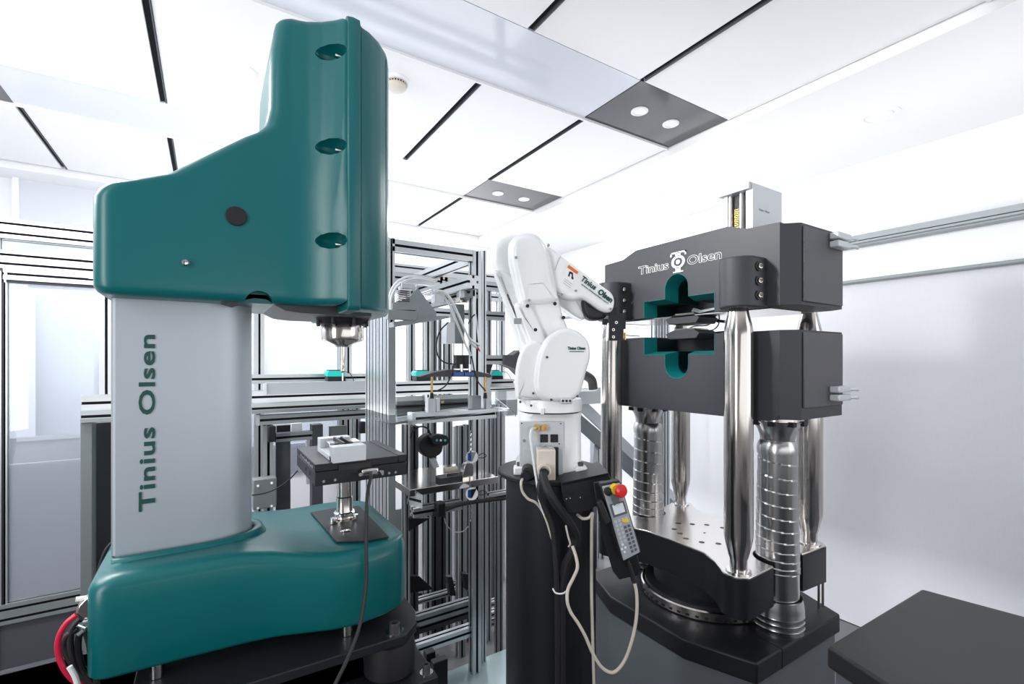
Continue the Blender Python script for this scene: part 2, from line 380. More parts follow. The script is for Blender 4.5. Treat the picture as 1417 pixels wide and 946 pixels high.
ar = MB(); ar.lathe_ax([(.024, -.05), (.024, .04)], (.082, 1.0, H + .110), (0, 1, 0)); cut.append(finish('cutter', ar.bm, M['teal'], None, smooth=False))
boolean(body, cut)
for yy in (73, 203, 333):
    c = atY(472, yy + 6, .985); part('screw', MB().cyl(c, c + Vector((-.012, .0, 0)), .005, n=12), 'chrome', body)
# flange and front cover
def ring_part(name, x0, x1, off, z0, z1, m='teal'):
    mb = MB()
    def sec(z, ins):
        xs = [x0 + (x1 - x0) * k / 12 for k in range(13)]
        p = [(x, headnear(x) - off + ins) for x in xs]
        return [Vector((x, y, z)) for x, y in p] + [Vector((x, 2 * YK - y, z)) for x, y in p[::-1]]
    L = [(z0, .012), (z0 + .003, .004), (z0 + .01, 0), (z1 - .02, 0), (z1 - .006, .005), (z1, .016)]
    mb.loft([sec(z, i) for z, i in L]); return part(name, mb, m, ht, bevel=.002, angle=35)
ring_part('head_flange', .229, .254, .004, H + .100, H + .680)
ring_part('front_cover', .250, .348, 0, H + .104, H + .672)
ring_part('cover_seam', .3235, .3265, .0012, H + .106, H + .668)
ring_part('cover_seam', .2555, .2575, .0012, H + .106, H + .672)
# black cap and screw in near face
c = atY(327, 299, 1.0195); part('round_cap', MB().lathe_ax([(.0175, 0), (.0175, .003), (.0165, .004)], c + Y_ * .002, (0, -1, 0)), 'black', ht, label='round black cap')
c = atY(257, 363, 1.02); part('screw', MB().lathe_ax([(.006, 0), (.006, .002), (.004, .0045), (.001, .005)], c + Y_ * .001, (0, -1, 0)), 'chrome', ht)
part('underside_tray', MB().prism([Vector((x, 1.04, H + z)) for x, z in ((.02, .112), (.04, .107), (.058, .116), (.075, .121), (.095, .120), (.112, .110), (.13, .101), (.16, .098), (.30, .098), (.30, .13), (.02, .13))], (0, .22, 0)), 'charcoal', ht, bevel=.001)
# column
mb = MB()
def colsec(z):
    pts = [(-.142, YK - .062), (-.138, YK - .065)]
    for k in range(33):
        a = math.radians(-90 + 180 * k / 32); pts.append((-.03 + .108 * math.copysign(abs(math.cos(a)) ** .85, math.cos(a)), YK + .065 * math.copysign(abs(math.sin(a)) ** .9, math.sin(a))))
    pts += [(-.138, YK + .065), (-.142, YK + .062)]
    return [Vector((x, y, z)) for x, y in pts]
mb.loft([colsec(H - .37), colsec(H + .118)]); col = part('column', mb, 'alu_col', ht, angle=25)
part('column_edge_strip', MB().box((-.1445, YK - .06, H - .36), (-.141, YK + .06, H + .115)), 'alu', ht, smooth=False)
tp = atY(214, 705, 1.0845); tq = atY(214, 463, 1.0845)
text('lettering', 'Tinius Olsen', 'green', col, tp - Y_ * .0006, (0, 0, 1), (-1, 0, 0), .0325, offset=.0007, width=(tq - tp).z, label='dark green lettering', spacing=1.08)
# base
def basey(x):
    pts = [(-.17, 1.0), (-.05, .998), (.06, .992), (.11, .984), (.16, .966), (.205, .950), (.25, .944), (.30, .952), (.342, .972), (.362, 1.0), (.372, 1.05)]
    for (a, b), (c, d) in zip(pts, pts[1:]):
        if x <= c:
            q = (x - a) / (c - a); return b + (d - b) * q
    return pts[-1][1]
def basesec(z, ins):
    xl, xr, r = -.166 + ins, .374 - ins, .03; pts = []
    n0 = basey(xl + r) + ins
    for k in range(7):
        a = math.radians(180 + 90 * k / 6); pts.append((xl + r + r * math.cos(a), n0 + r + r * math.sin(a)))
    for k in range(1, 31):
        x = xl + r + (xr - xl - r) * k / 30; pts.append((x, basey(x) + ins))
    return [(x, y) for x, y in pts] + [(x, 2 * YK - y) for x, y in pts[::-1]]
def topz(x, y):      # gentle fall to the front, lip round the column
    t = min(1, max(0, (x - .02) / .2)); s = t * t * (3 - 2 * t)
    return -.350 - .024 * s
mb = MB(); rings = []
for q in (0, .3, .6, 1): rings.append([Vector((x, y, H - .516 + .008 * q)) for x, y in basesec(0, .008 * (1 - math.sqrt(q)))])
rings.append([Vector((x, y, H + topz(x, y) - .05)) for x, y in basesec(0, 0)])
for k in range(1, 9):
    a = math.radians(90 * k / 8); rings.append([Vector((x, y, H + topz(x, y) - .028 + .028 * math.sin(a))) for x, y in basesec(0, .030 * (1 - math.cos(a)))])
rings.append([Vector((x, y, H + topz(x, y) + .0)) for x, y in basesec(0, .06)])
mb.loft(rings, cap1=False)
base = mb
base_o = part('base_cover', mb, 'teal', ht, angle=45)
# close the top with a grid between near and far edges
mb = MB(); top = basesec(0, .058); half = len(top) // 2; R = []
for i in range(half):
    x0, y0 = top[i]; x1, y1 = top[-1 - i]
    R.append([Vector((x0 + (x1 - x0) * k / 6, y0 + (y1 - y0) * k / 6, H + topz(x0, 0) + .0002)) for k in range(7)])
mb.loft(R, False, False, closed=False); part('base_top', mb, 'teal', ht, angle=60)
lip = []
for s, zz in ((1.25, -.3515), (1.18, -.345), (1.10, -.343), (1.045, -.346), (1.03, -.36)):
    lip.append([Vector(((p.x + .03) * (s if p.x > -.03 else 1.0) - .03, (p.y - YK) * (1 + (s - 1) * 1.3) + YK, H + zz - (.008 if p.x > .03 and s > 1.2 else 0))) for p in colsec(0)])
mb = MB(); mb.loft(lip, False, False); part('column_lip', mb, 'teal', ht, angle=60)
for (x, y) in ((-.075, 1.03), (.235, .985), (-.075, 1.27), (.27, 1.27)):
    part('foot', MB().lathe([(.0105, H - .546), (.0105, H - .515)], x, y, 20), 'chrome', ht)
# anvil plate, screw post
ax, ay = .2645, 1.15
ap = [(435, 711), (467, 750), (537, 742), (499, 702)]
part('anvil_plate', MB().prism([atZ(px, py, H - .3725) for px, py in ((430, 710), (466, 751), (505, 750), (538, 744), (497, 701), (470, 703))], (0, 0, .003)), 'black', ht)
part('level_boss', MB().lathe([(.011, H - .3695), (.011, H - .3675), (.006, H - .3665), (.005, H - .3685)], .252, 1.068, 24), 'chrome', ht)
ps = MB().lathe([(.030, H - .3695), (.030, H - .364), (.022, H - .362), (.0185, H - .355), (.0185, H - .315), (.0165, H - .313), (.0165, H - .262)], ax + .004, ay, 40)
part('anvil_post', ps, 'steel', ht)
cl = MB(); cl.lathe([(.022, H - .358), (.024, H - .356), (.024, H - .350), (.022, H - .348)], ax + .004, ay, 32)
for s in (-1, 1): cl.cyl((ax + s * .026, ay - .016, H - .368), (ax + s * .026, ay - .016, H - .356), .005, n=10)
part('post_collar', cl, 'chrome', ht)
# spindle
part('spindle_flange', MB().lathe([(.064, H + .112), (.064, H + .104), (.052, H + .086), (.05, H + .084)], ax, ay, 48), 'black', ht)
for i in range(8):
    a = 2 * math.pi * i / 8 + .2; part('flange_bolt', MB().lathe([(.004, H + .100), (.004, H + .082)], ax + .057 * math.cos(a), ay + .057 * math.sin(a), 10), 'rubber', ht)
part('load_cell', MB().lathe([(.046, H + .086), (.047, H + .084), (.047, H + .052), (.0455, H + .049), (.019, H + .038), (.017, H + .034)], ax, ay, 56), 'steel', ht)
part('indenter', MB().lathe([(.0062, H + .036), (.0062, H + .005), (.0045, H - .002), (.0045, H - .012), (.0055, H - .014), (.0055, H - .022), (.0018, H - .026), (.0018, H - .045)], ax, ay, 20), 'steel', ht)
# XY stage standing on the post
st = thing('motorised_stage', 'black motorised positioning stage on the steel post of the teal machine', 'stage', (.2875, 1.18, H - .261))
sx0, sx1, sy0, sy1 = .188, .387, 1.06, 1.30
part('lower_block', MB().box((sx0, sy0, H - .261), (sx1, sy1, H - .232)), 'black', st, bevel=.0015)
part('upper_block', MB().box((sx0, sy0 + .001, H - .2315), (sx1 - .02, sy1, H - .2156)), 'black', st, bevel=.0015)
part('end_plate', MB().box((sx1 - .019, sy0 + .002, H - .2315), (sx1 + .001, sy1, H - .2145)), 'black', st, bevel=.0015)
part('slider', MB().box((.235, sy0 - .003, H - .233), (.305, sy1 - .04, H - .221)), 'rubber', st)
tk = MB()
for k in range(9): tk.box((sx0 - .0006, sy0 + .03 + k * .018, H - .228), (sx0 + .001, sy0 + .032 + k * .018, H - .222 - .002 * (k % 2)))
part('side_scale', tk, 'print', st)
for k, (x, z) in enumerate(((.205, -.252), (.228, -.252), (.33, -.252), (.345, -.252), (.36, -.252))):
    part('socket_screw', MB().cyl((x, sy0 - .002, H + z), (x, sy0 + .002, H + z), .003, n=12), 'chrome', st)
for y in (1.115, 1.165):
    part('side_port', MB().box((sx0 - .001, y, H - .248), (sx0 + .002, y + .012, H - .240)), 'rubber', st)
vs = thing('sample_vise', 'small grey metal block vise on top of the black stage', 'vise', (.27, 1.15, H - .2156))
part('vise_jaw', MB().box((.222, 1.052, H - .2156), (.292, 1.085, H - .182)), 'white_g', vs, bevel=.001, label='large light grey front block')
part('vise_bed', MB().box((.222, 1.07, H - .2156), (.292, 1.22, H - .204)), 'white_g', vs, bevel=.001)
part('vise_jaw', MB().box((.222, 1.19, H - .204), (.292, 1.22, H - .182)), 'white_g', vs, bevel=.001)
for x in (.232, .272): part('vise_pad', MB().box((x, 1.135, H - .204), (x + .03, 1.185, H - .186)), 'steel', vs, bevel=.001)
for x in (.252, .268): part('vise_pin', MB().box((x, 1.09, H - .204), (x + .005, 1.19, H - .180)), 'black', vs)
cn = thing('cable_connector', 'silver nine pin connector plugged into the front of the black stage', 'connector', (.30, 1.05, H - .256))
part('shell', MB().box((.280, 1.044, H - .250), (.318, 1.0595, H - .234)), 'steel', cn, bevel=.004, seg=3)
for x in (.275, .322): part('thumb_screw', MB().cyl((x, 1.035, H - .242), (x, 1.0595, H - .242), .004, n=12), 'chrome', cn)
part('cable', MB().tube([(.30, 1.045, H - .243), (.292, 1.02, H - .249), (.275, .985, H - .28), (.262, .945, H - .36), (.256, .925, H - .43), (.235, .90, H - .50), (.19, .87, H - .56), (.13, .84, H - .62), (.09, .82, H - .66)], .0036), 'rubber', cn)
single('signal_cable', MB().tube([atY(412, 651, 1.32), atY(395, 668, 1.34), atY(370, 681, 1.36), atY(335, 687, 1.36)], .0016), 'rubber', 'thin black cable running left from the stage behind the grey column', 'cable')
# connectors and cables at left of the base
bc = thing('cable_harness', 'grey plug with red and black cables behind the left end of the teal base', 'cables', (-.20, 1.02, H - .62))
def pl(l, Y=1.03): return [atY(a, b, Y) for a, b in l]
part('plug_body', MB().prism(pl([(134, 822), (118, 828), (107, 838), (104, 850), (112, 856), (134, 858)], 1.03), (0, .02, 0)), 'steel', bc, bevel=.003)
part('plug_screw', MB().cyl(atY(105, 829, 1.04), atY(120, 827, 1.04), .004, n=12), 'print', bc)
part('red_cable', MB().tube(pl([(106, 850), (92, 862), (82, 880), (80, 900), (86, 920), (98, 937), (115, 950), (130, 965)], 1.04), .0042), 'redcable', bc, label='red cable')
for l in ([(112, 855), (101, 868), (97, 885), (99, 905), (106, 925), (118, 938), (135, 955)], [(128, 868), (112, 875), (108, 895), (113, 920), (125, 945), (132, 962)], [(118, 870), (124, 890), (128, 915), (133, 940), (138, 960)], [(108, 870), (92, 880), (88, 895), (98, 915), (112, 935), (126, 955)]):
    part('black_cable', MB().tube(pl(l, 1.06), .0048), 'rubber', bc)
part('black_cable', MB().tube(pl([(157, 748), (146, 762), (138, 785), (133, 812), (130, 830)], 1.20), .003), 'rubber', bc)
for (a, b, c2, d) in ((108, 878, 116, 871), (115, 861, 124, 859), (108, 864, 118, 868)): part('crimp_lug', MB().cyl(atY(a, b, 1.03), atY(c2, d, 1.03), .0032, n=10), 'chrome', bc)
part('white_cable', MB().tube(pl([(96, 922), (104, 936), (108, 950)], 1.03), .004), 'whitecable', bc)
# black plate and isolators
ZPL = H - .547
pt = thing('machine_table', 'heavy black steel plate table carrying the teal machine', 'table', (.1, 1.15, 0))
part('table_plate', MB().prism([Vector(p) for p in ((-.107, .926, ZPL - .018), (.335, .92, ZPL - .018), (.368, .95, ZPL - .018), (.385, 1.0, ZPL - .018), (.385, 1.42, ZPL - .018), (-.107, 1.42, ZPL - .018))], (0, 0, .018)), 'black', pt, bevel=.002)
def capscrew(x, y, z, r, parent):
    w = part('washer', MB().lathe([(r * 1.7, z), (r * 1.7, z + .002)], x, y, 28), 'chrome', parent)
    s = part('bolt', MB().lathe([(r, z + .002), (r, z + .016), (r * .9, z + .018), (r * .6, z + .018), (r * .55, z + .010)], x, y, 24), 'charcoal', parent)
capscrew(.319, .9445, ZPL, .0105, pt)
part('lower_frame', MB().box((-.6, .99, 0), (.30, 1.40, ZPL - .10)), 'black', pt, bevel=.003)
part('lower_plate', MB().box((-.6, .91, ZPL - .12), (.40, 1.42, ZPL - .10)), 'black', pt, bevel=.003)
capscrew(.383, .933, ZPL - .10, .008, pt)
for (x, y) in ((.322, .985), (.327, 1.36)):
    part('isolator', MB().lathe([(.048, ZPL - .10), (.052, ZPL - .095), (.053, ZPL - .05), (.049, ZPL - .032), (.044, ZPL - .028), (.03, ZPL - .034), (.028, ZPL - .018)], x, y, 40), 'rubber', pt)

# ================================================================== TENSILE MACHINE (right)
XC, YC = 1.73, 1.2365
XF, XBK = 1.556, 1.904
tm = thing('tensile_machine', 'big charcoal universal tensile testing machine with steel columns by the right wall', 'testing machine', (XC, YC, 0))
def arch(zc, up, n=14):
    # opening outline, from left bottom to right bottom (Y decreasing to the right in view)
    r = .0565; out = []
    for k in range(n + 1):
        a = math.pi * k / n; out.append((YC + r * math.cos(a), zc + up * r * math.sin(a)))
    return out
def crosshead(name, outline, mname):
    mb = MB(); pts = [Vector((XF, y, z)) for y, z in outline]
    mb.prism(pts, (XBK - XF, 0, 0)); return part(name, mb, mname, tm, bevel=.0, smooth=True, angle=20)
yl, yr = 1.402, 1.068
up_out = [(1.636, 1.633), (yl, 1.633), (yl, 1.702), (YC + .0565, 1.702)] + arch(1.7395, 1) + [(YC - .0565, 1.702), (yr, 1.702), (yr, 1.633), (.834, 1.633), (.834, 1.90), (.946, 1.905), (1.014, 1.929), (1.448, 1.929), (1.524, 1.901), (1.636, 1.897)]
lo_out = [(1.636, 1.275), (1.60, 1.254), (.87, 1.254), (.834, 1.275), (.834, 1.552), (yr, 1.552), (yr, 1.477), (YC - .0565, 1.477)] + arch(1.4385, -1)[::-1] + [(YC + .0565, 1.477), (yl, 1.477), (yl, 1.552), (1.636, 1.552)]
for nm, out in (('upper_crosshead', up_out), ('lower_crosshead', lo_out)):
    o = crosshead(nm, out, 'charcoal')
    zlo, zhi = (1.633, 1.895) if nm[0] == 'u' else (1.262, 1.552)
    for s, yy, ye in ((-1, .834, .79), (1, 1.638, 1.682)):
        e = MB(); e.prism([Vector(p) for p in ((XF, yy, zlo), (XF + .021, yy - (yy - ye) * .48, zlo), (XF + .044, ye, zlo), (XBK - .028, ye, zlo), (XBK, yy, zlo))], (0, 0, zhi - zlo))
        c = part('end_block', e, 'charcoal', o, smooth=False)
    zl2, zh2 = (zlo + .01, zhi - .01) if nm[0] == 'u' else (1.30, 1.545)
    part('side_panel', MB().box((XF + .052, .783, zl2), (XBK - .036, .790, zh2)), 'charcoal_panel', o, bevel=.002)
    # recess lining
    zb = 1.633 if nm[0] == 'u' else 1.552; up = 1 if nm[0] == 'u' else -1
    zw = 1.702 if nm[0] == 'u' else 1.477; za = 1.7395 if nm[0] == 'u' else 1.4385
    def outline(k, X):   # k insets the outline
        r = .0565 - k; w = k * .8
        pts = [(yl - k, zb), (yl - k, zw - up * w), (YC + r, zw - up * w)] + [(YC + r * math.cos(math.pi * i / 12), za + up * r * math.sin(math.pi * i / 12)) for i in range(13)] + [(YC - r, zw - up * w), (yr + k, zw - up * w), (yr + k, zb)]
        return [Vector((X, y, z)) for y, z in pts]
    mb = MB(); mb.loft([outline(-.0005, XF - .0012), outline(.0015, XF - .0012), outline(.018, XF + .06)], False, False, closed=False)
    part('recess_bevel', mb, 'teal_in', o, angle=20)
    mb = MB(); mb.loft([outline(.018, XF + .06), outline(.018, XF + .19)], False, False, closed=False)
    part('recess_bore', mb, 'teal_shade', o, angle=20)
    mb = MB(); f = [mb.v(p) for p in outline(.0, XF + .191)]; mb.face(f); mb.v; part('recess_back', mb, 'black', o)
    # wedge jaw
    z0 = 1.600 if nm[0] == 'u' else 1.540; 
    jx0 = XF + .03
    part('jaw_wedge', MB().prism([Vector((jx0, y, z)) for y, z in ((1.30, z0), (1.315, z0 + .022), (1.275, z0 + .036), (1.18, z0 + .036), (1.155, z0 + .02), (1.17, z0))], (.12, 0, 0)), 'charcoal', o, bevel=.002)
    part('jaw_face', MB().box((jx0 + .005, 1.185, z0 + .0355 if nm[0] == 'u' else z0 + .037), (jx0 + .10, 1.27, z0 + .0415)), 'steel', o)
    if nm[0] == 'u':
        part('jaw_arm', MB().prism([Vector((jx0 + .01, y, z)) for y, z in ((1.19, 1.66), (1.155, 1.648), (1.07, 1.655), (1.06, 1.648), (1.16, 1.636), (1.2, 1.645))], (.03, 0, 0)), 'chrome', o, bevel=.001)
        part('bottom_plate', MB().box((XF + .03, .88, 1.6275), (XBK - .03, 1.60, 1.6325)), 'steel', o)
    UPX = o if nm[0] == 'u' else None
    if nm[0] == 'u': upo = o
    else: loo = o
# lettering with outline
def xh(px, py): return atX(px, py, XF)
for s, a, b in (('Tinius', (884, 372), (926, 364)), ('Olsen', (951, 358), (999, 350))):
    p0 = xh(*a); p1 = xh(*b); w = (p0 - p1).length
    text('lettering', s, 'print', upo, Vector((XF - .0004, p0.y, 1.822)), (0, -1, 0), (0, 0, 1), .046, offset=.0012, width=w, line=.0009, label='white outlined lettering')
em = MB(); ey = xh(939, 355).y; ez = 1.84; dd = .004
def eb(y0, z0, y1, z1): em.box((XF - dd, ey + y0, ez + z0), (XF - .0002, ey + y1, ez + z1))
eb(-.037, .034, .037, .040); eb(-.037, .024, -.031, .040); eb(.031, .024, .037, .040); eb(-.012, .022, .012, .037); eb(-.012, -.036, .012, -.022); eb(-.024, -.041, .024, -.036)
for k in range(28):
    a0, a1 = 2 * math.pi * k / 28, 2 * math.pi * (k + 1) / 28
    q = [(math.cos(a) * ro * 1.25, math.sin(a) * ro) for a, ro in ((a0, .0255), (a1, .0255), (a1, .0165), (a0, .0165))]
    em.prism([Vector((XF - dd, ey + y, ez + z)) for y, z in q], (dd - .0002, 0, 0))
em.cyl((XF - .005, ey, ez), (XF - .0002, ey, ez), .009, n=20)
part('emblem', em, 'print', upo, label='silver emblem between the words')
# hydraulic pipe stubs on the right end
def handle(z, yoff, parent):
    for k, dz in enumerate((0, .028)):
        part('pipe_clamp', MB().box((1.768, .752, z - dz), (1.86, .783, z + .022 - dz)), 'white_g', parent, bevel=.004)
        part('pipe_pin', MB().tube([(1.83, .768, z + .010 - dz), (1.865, .750, z + .010 - dz), (1.89, .748, z + .008 - dz)], .0062), 'white_g', parent)
handle(1.862, 0, upo); handle(1.345, 0, loo)
# columns
cxs = [(1.497, .939), (1.497, 1.536), (1.963, .939), (1.963, 1.536)]
for i, (x, y) in enumerate(cxs):
    mb = MB().lathe([(.027, H - .701), (.027, H - .66), (.031, H - .650), (.0435, H - .595), (.0455, H - .575), (.0455, H + .085), (.044, H + .112), (.028, H + .182), (.0255, H + .19), (.0255, H + .23)], x, y, 48)
    o = part('column', mb, 'steel', tm)
    part('column_foot_ring', MB().lathe([(.040, H - .7005), (.040, H - .696), (.03, H - .694)], x, y, 32), 'chrome', o)
# bracket blocks clamping the front columns to the crosshead
for (x, y) in cxs[:2]:
    s = 1
    pts = []
    for k in range(13):
        a = math.radians(100 + 160 * k / 12); pts.append((x + .004 + .062 * math.cos(a), y + .062 * math.sin(a)))
    pts += [(XF + .01, y - .062), (XF + .01, y + .062)]
    o = part('column_clamp', MB().prism([Vector((a, b, H + .178)) for a, b in pts], (0, 0, .165)), 'charcoal', tm, bevel=.006, seg=3)
    for z in (.215, .262, .309):
        part('clamp_bolt', MB().lathe_ax([(.015, 0), (.015, .012), (.009, .012), (.009, .004)], (x + .012, y - .058, H + z), (-.35, -1, 0)), 'black', o)
        part('bolt_head', MB().lathe_ax([(.008, .004), (.008, .016), (.005, .017), (.004, .010)], (x + .012, y - .058, H + z), (-.35, -1, 0)), 'steel', o)
# lead screws with spiral covers
def spiral(x, y, z0, z1, r0, r1):
    mb = MB(); n = 48; m = 150; rings = []
    for i in range(m + 1):
        z = z0 + (z1 - z0) * i / m; f = i / m; base = r0 + (r1 - r0) * f; ring = []
        for j in range(n):
            th = j / n; turns = 11 * (f ** .7); ph = (turns + th) % 1.0
            ring.append(Vector((x + (base + .0022 * ph) * math.cos(2 * math.pi * th), y + (base + .0022 * ph) * math.sin(2 * math.pi * th), z)))
        rings.append(ring)
    return mb.loft(rings)
for (x, y) in ((XC, .936), (XC, 1.534)):
    o = part('spiral_cover', spiral(x, y, H - .745, H - .325, .071, .062), 'spiral', tm, angle=12)
    part('cover_shoulder', MB().lathe([(.066, H - .33), (.067, H - .31), (.063, H - .292), (.058, H - .282)], x, y, 44), 'spiral', o)
    cr = MB(); cr.lathe([(.055, H - .283), (.058, H - .262), (.066, H - .24), (.078, H - .222), (.084, H - .212), (.070, H - .210), (.05, H - .25)], x, y, 44, caps=False)
    part('crown', cr, 'spiral', o)
    part('crown_disc', MB().lathe([(.078, H - .222), (.078, H - .196)], x, y, 44), 'steel', o)
    bt = MB()
    for k in range(8):
        a = 2 * math.pi * k / 8 + .3; bt.box((x + .078 * math.cos(a) - .011, y + .078 * math.sin(a) - .011, H - .226), (x + .078 * math.cos(a) + .011, y + .078 * math.sin(a) + .011, H - .210))
    part('crown_bolts', bt, 'black', o)
    part('cover_tube', MB().lathe([(.070, H - .95), (.070, H - .75), (.072, H - .742)], x, y, 44), 'spiral', o, label='smooth lower steel tube')
    part('cover_socket', MB().lathe([(.086, H - .95), (.086, H - .935), (.0872, H - .933), (.086, H - .931), (.086, H - .915), (.0872, H - .913), (.086, H - .911), (.086, H - .895), (.0872, H - .893), (.086, H - .89), (.086, H - .868), (.079, H - .838), (.074, H - .838), (.074, H - .93)], x, y, 48), 'spiral', o)
# test table (machined plate on black body)
def tab():
    P2 = []
    def arc(cx, cy, r, a0, a1, n=10):
        for k in range(n + 1):
            a = math.radians(a0 + (a1 - a0) * k / n); P2.append((cx + r * math.cos(a), cy + r * math.sin(a)))
    y0, y1, xf, xb = .939, 1.536, 1.497, 1.963
    arc(xf, y0, .055, 250, 130, 10)
    P2.append((1.50, 1.03)); P2.append((1.535, 1.10)); P2.append((1.54, 1.2365)); P2.append((1.535, 1.373)); P2.append((1.50, 1.445))
    arc(xf, y1, .055, 230, 110, 10)
    arc(XC, 1.56, .098, 190, 350, 12)
    arc(xb, y1, .055, 70, -50, 10)
    P2.append((1.96, 1.445)); P2.append((1.925, 1.373)); P2.append((1.92, 1.2365)); P2.append((1.925, 1.10)); P2.append((1.96, 1.03))
    arc(xb, y0, .055, 50, -70, 10)
    arc(XC, .913, .098, -10 + 360, 180 + 10 - 0, 12) if False else arc(XC, .913, .098, 350 - 360, 190, 12)
    return P2
tp_ = tab()
o = part('table_body', MB().prism([Vector((x, y, H - .838)) for x, y in tp_], (0, 0, .130)), 'black', tm, angle=30)
sc = lambda p: (XC + (p[0] - XC) * .992, YC + (p[1] - YC) * .994)
tpl = part('table_plate', MB().prism([Vector((*sc(p), H - .709)) for p in tp_], (0, 0, .008)), 'plate', tm, bevel=.002, angle=30)
for (px, py) in ((933, 732), (939, 724), (949, 745), (941, 738), (958, 725), (978, 726), (1000, 730), (975, 737), (971, 750), (994, 752)):
    q = atZ(px, py, H - .701); part('plate_hole', MB().lathe([(.011 if (px, py) != (975, 737) else .005, H - .7012), (.011 if (px, py) != (975, 737) else .005, H - .7004)], q.x, q.y, 24), 'black', tpl)
    if (px, py) != (975, 737): part('hole_ring', MB().lathe([(.0135, H - .7012), (.0135, H - .7007)], q.x, q.y, 24), 'chrome', tpl)
part('piston', MB().lathe([(.235, H - .95), (.235, H - .90), (.2, H - .895), (.2, H - .83)], XC, YC, 64), 'black', tm)
pr = part('piston_ring', MB().lathe([(.252, H - .945), (.252, H - .915), (.247, H - .911), (.23, H - .911)], XC, YC, 72), 'steel', tm)
for k in range(48):
    a = 2 * math.pi * k / 48
    if math.cos(a) < .3: part('ring_slot', MB().obox((XC + .2525 * math.cos(a), YC + .2525 * math.sin(a), H - .935), Vector((math.cos(a), math.sin(a), 0)), Vector((-math.sin(a), math.cos(a), 0)), Z_, .001, .006, .004), 'black', pr)
# base: black lid over grey cabinet
def octo(k, z): return [Vector((x, y, z)) for x, y in ((1.455 - k, .85 - k), (1.37 - k, 1.06), (1.37 - k, 1.413), (1.455 - k, 1.623 + k), (2.005 + k, 1.623 + k), (2.09 + k, 1.413), (2.09 + k, 1.06), (2.005 + k, .85 - k))]
part('base_lid', MB().prism(octo(0, H - 1.018), (0, 0, .068)), 'black', tm, bevel=.006, seg=3)
part('base_cabinet', MB().prism(octo(-.012, 0), (0, 0, .432)), 'cab', tm, bevel=.002)
for y in (.846,): part('lid_seam', MB().box((1.60, .8490, H - 1.016), (1.602, .93, H - .9490)), 'slot', tm)
for d in (0, .022): part('guide_rod', MB().lathe([(.0045, H - .95), (.0045, H - .83)], 1.985 + d, .915 - d * .2, 12), 'steel', tm)
# extensometer housing standing on top
eh = thing('encoder_tower', 'light grey upright housing with twin steel guide rods on top of the crosshead', 'housing', (1.79, 1.13, 1.929))
tx0 = 1.70
pA = atX(1039, 249, tx0); pB = atX(1001, 268, tx0)
Y1h = atX(1041, 300, tx0).y; Y2h = atX(1001, 300, tx0).y; zt = atX(1041, 252, tx0).z; zb_ = 1.93
xr_ = atY(1082, 300, Y1h).x
part('housing_side', MB().box((tx0 + .004, Y1h, zb_), (xr_, Y1h + .006, zt)), 'white_g', eh, bevel=.001)
part('housing_front', MB().box((tx0 + .03, Y1h + .006, zb_), (tx0 + .034, Y2h, zt)), 'alu_mid', eh)
part('housing_post', MB().box((tx0 + .004, Y1h + .006, zb_), (tx0 + .03, Y1h + .028, zt)), 'white_g', eh, bevel=.001)
part('housing_post', MB().box((tx0 + .004, Y2h - .016, zb_), (tx0 + .03, Y2h, zt)), 'white_g', eh, bevel=.001)
part('housing_back', MB().box((xr_ - .006, Y1h + .006, zb_), (xr_, Y2h, zt)), 'white_g', eh)
part('housing_cap', MB().box((tx0 - .012, Y1h + .006, zt - .022), (tx0 + .03, Y2h + .014, zt + .004)), 'white_g', eh, bevel=.002)
part('housing_side', MB().box((tx0 + .034, Y2h - .004, zb_), (xr_ - .006, Y2h, zt)), 'white_g', eh)
for k, f in enumerate((.42, .80)): part('guide_rod', MB().lathe([(.009, zb_), (.009, zt - .022)], tx0 + .012, Y1h + (Y2h - Y1h) * f, 20), 'steel', eh)
rk = MB(); yy = Y1h + (Y2h - Y1h) * .61
for k in range(14): rk.box((tx0 + .014, yy - .009, zb_ + .004 + k * .0075), (tx0 + .022, yy + .009, zb_ + .008 + k * .0075))
part('rack', rk, 'brass', eh, smooth=False); part('rack_back', MB().box((tx0 + .022, yy - .010, zb_), (tx0 + .028, yy + .010, zt - .03)), 'black', eh)
text('lettering', 'Tinius  Olsen', 'alu_mid', eh, atY(1050, 291, Y1h) - Y_ * .0006, (1, 0, 0), (0, 0, 1), .013, width=.070, depth=.0003)
# hydraulic lines between crossheads
hp = thing('hydraulic_pipes', 'bent thin steel pipes in the gap between the two crossheads', 'pipes', (1.78, 1.0, 1.55))
Xh = 1.78
for l in ([(951, 457), (954, 454), (962, 451), (978, 450), (986, 445), (990, 440), (990, 428)], [(953, 469), (957, 464), (966, 459), (984, 457), (992, 452), (995, 445), (995, 430)]):
    part('pipe', MB().tube([atX(a, b, Xh) for a, b in l], .0028), 'darkgrey', hp)
for l in ([(962, 442), (985, 443), (1004, 445)], [(962, 462), (985, 461), (1006, 459)]):
    part('jaw_rod', MB().tube([atX(a, b, Xh - .05) for a, b in l], .006), 'chrome', hp)
for (a, b) in ((962, 442), (978, 443), (988, 443), (993, 444), (962, 462), (978, 461), (986, 461)):
    p = atX(a, b, Xh - .05); part('rod_collar', MB().cyl(p, p - Y_ * .006, .0075, n=14), 'black', hp)
part('fitting', MB().box(atX(992, 462, Xh - .06), atX(1003, 468, Xh - .06) + X_ * .02), 'alu_mid', hp, bevel=.003)

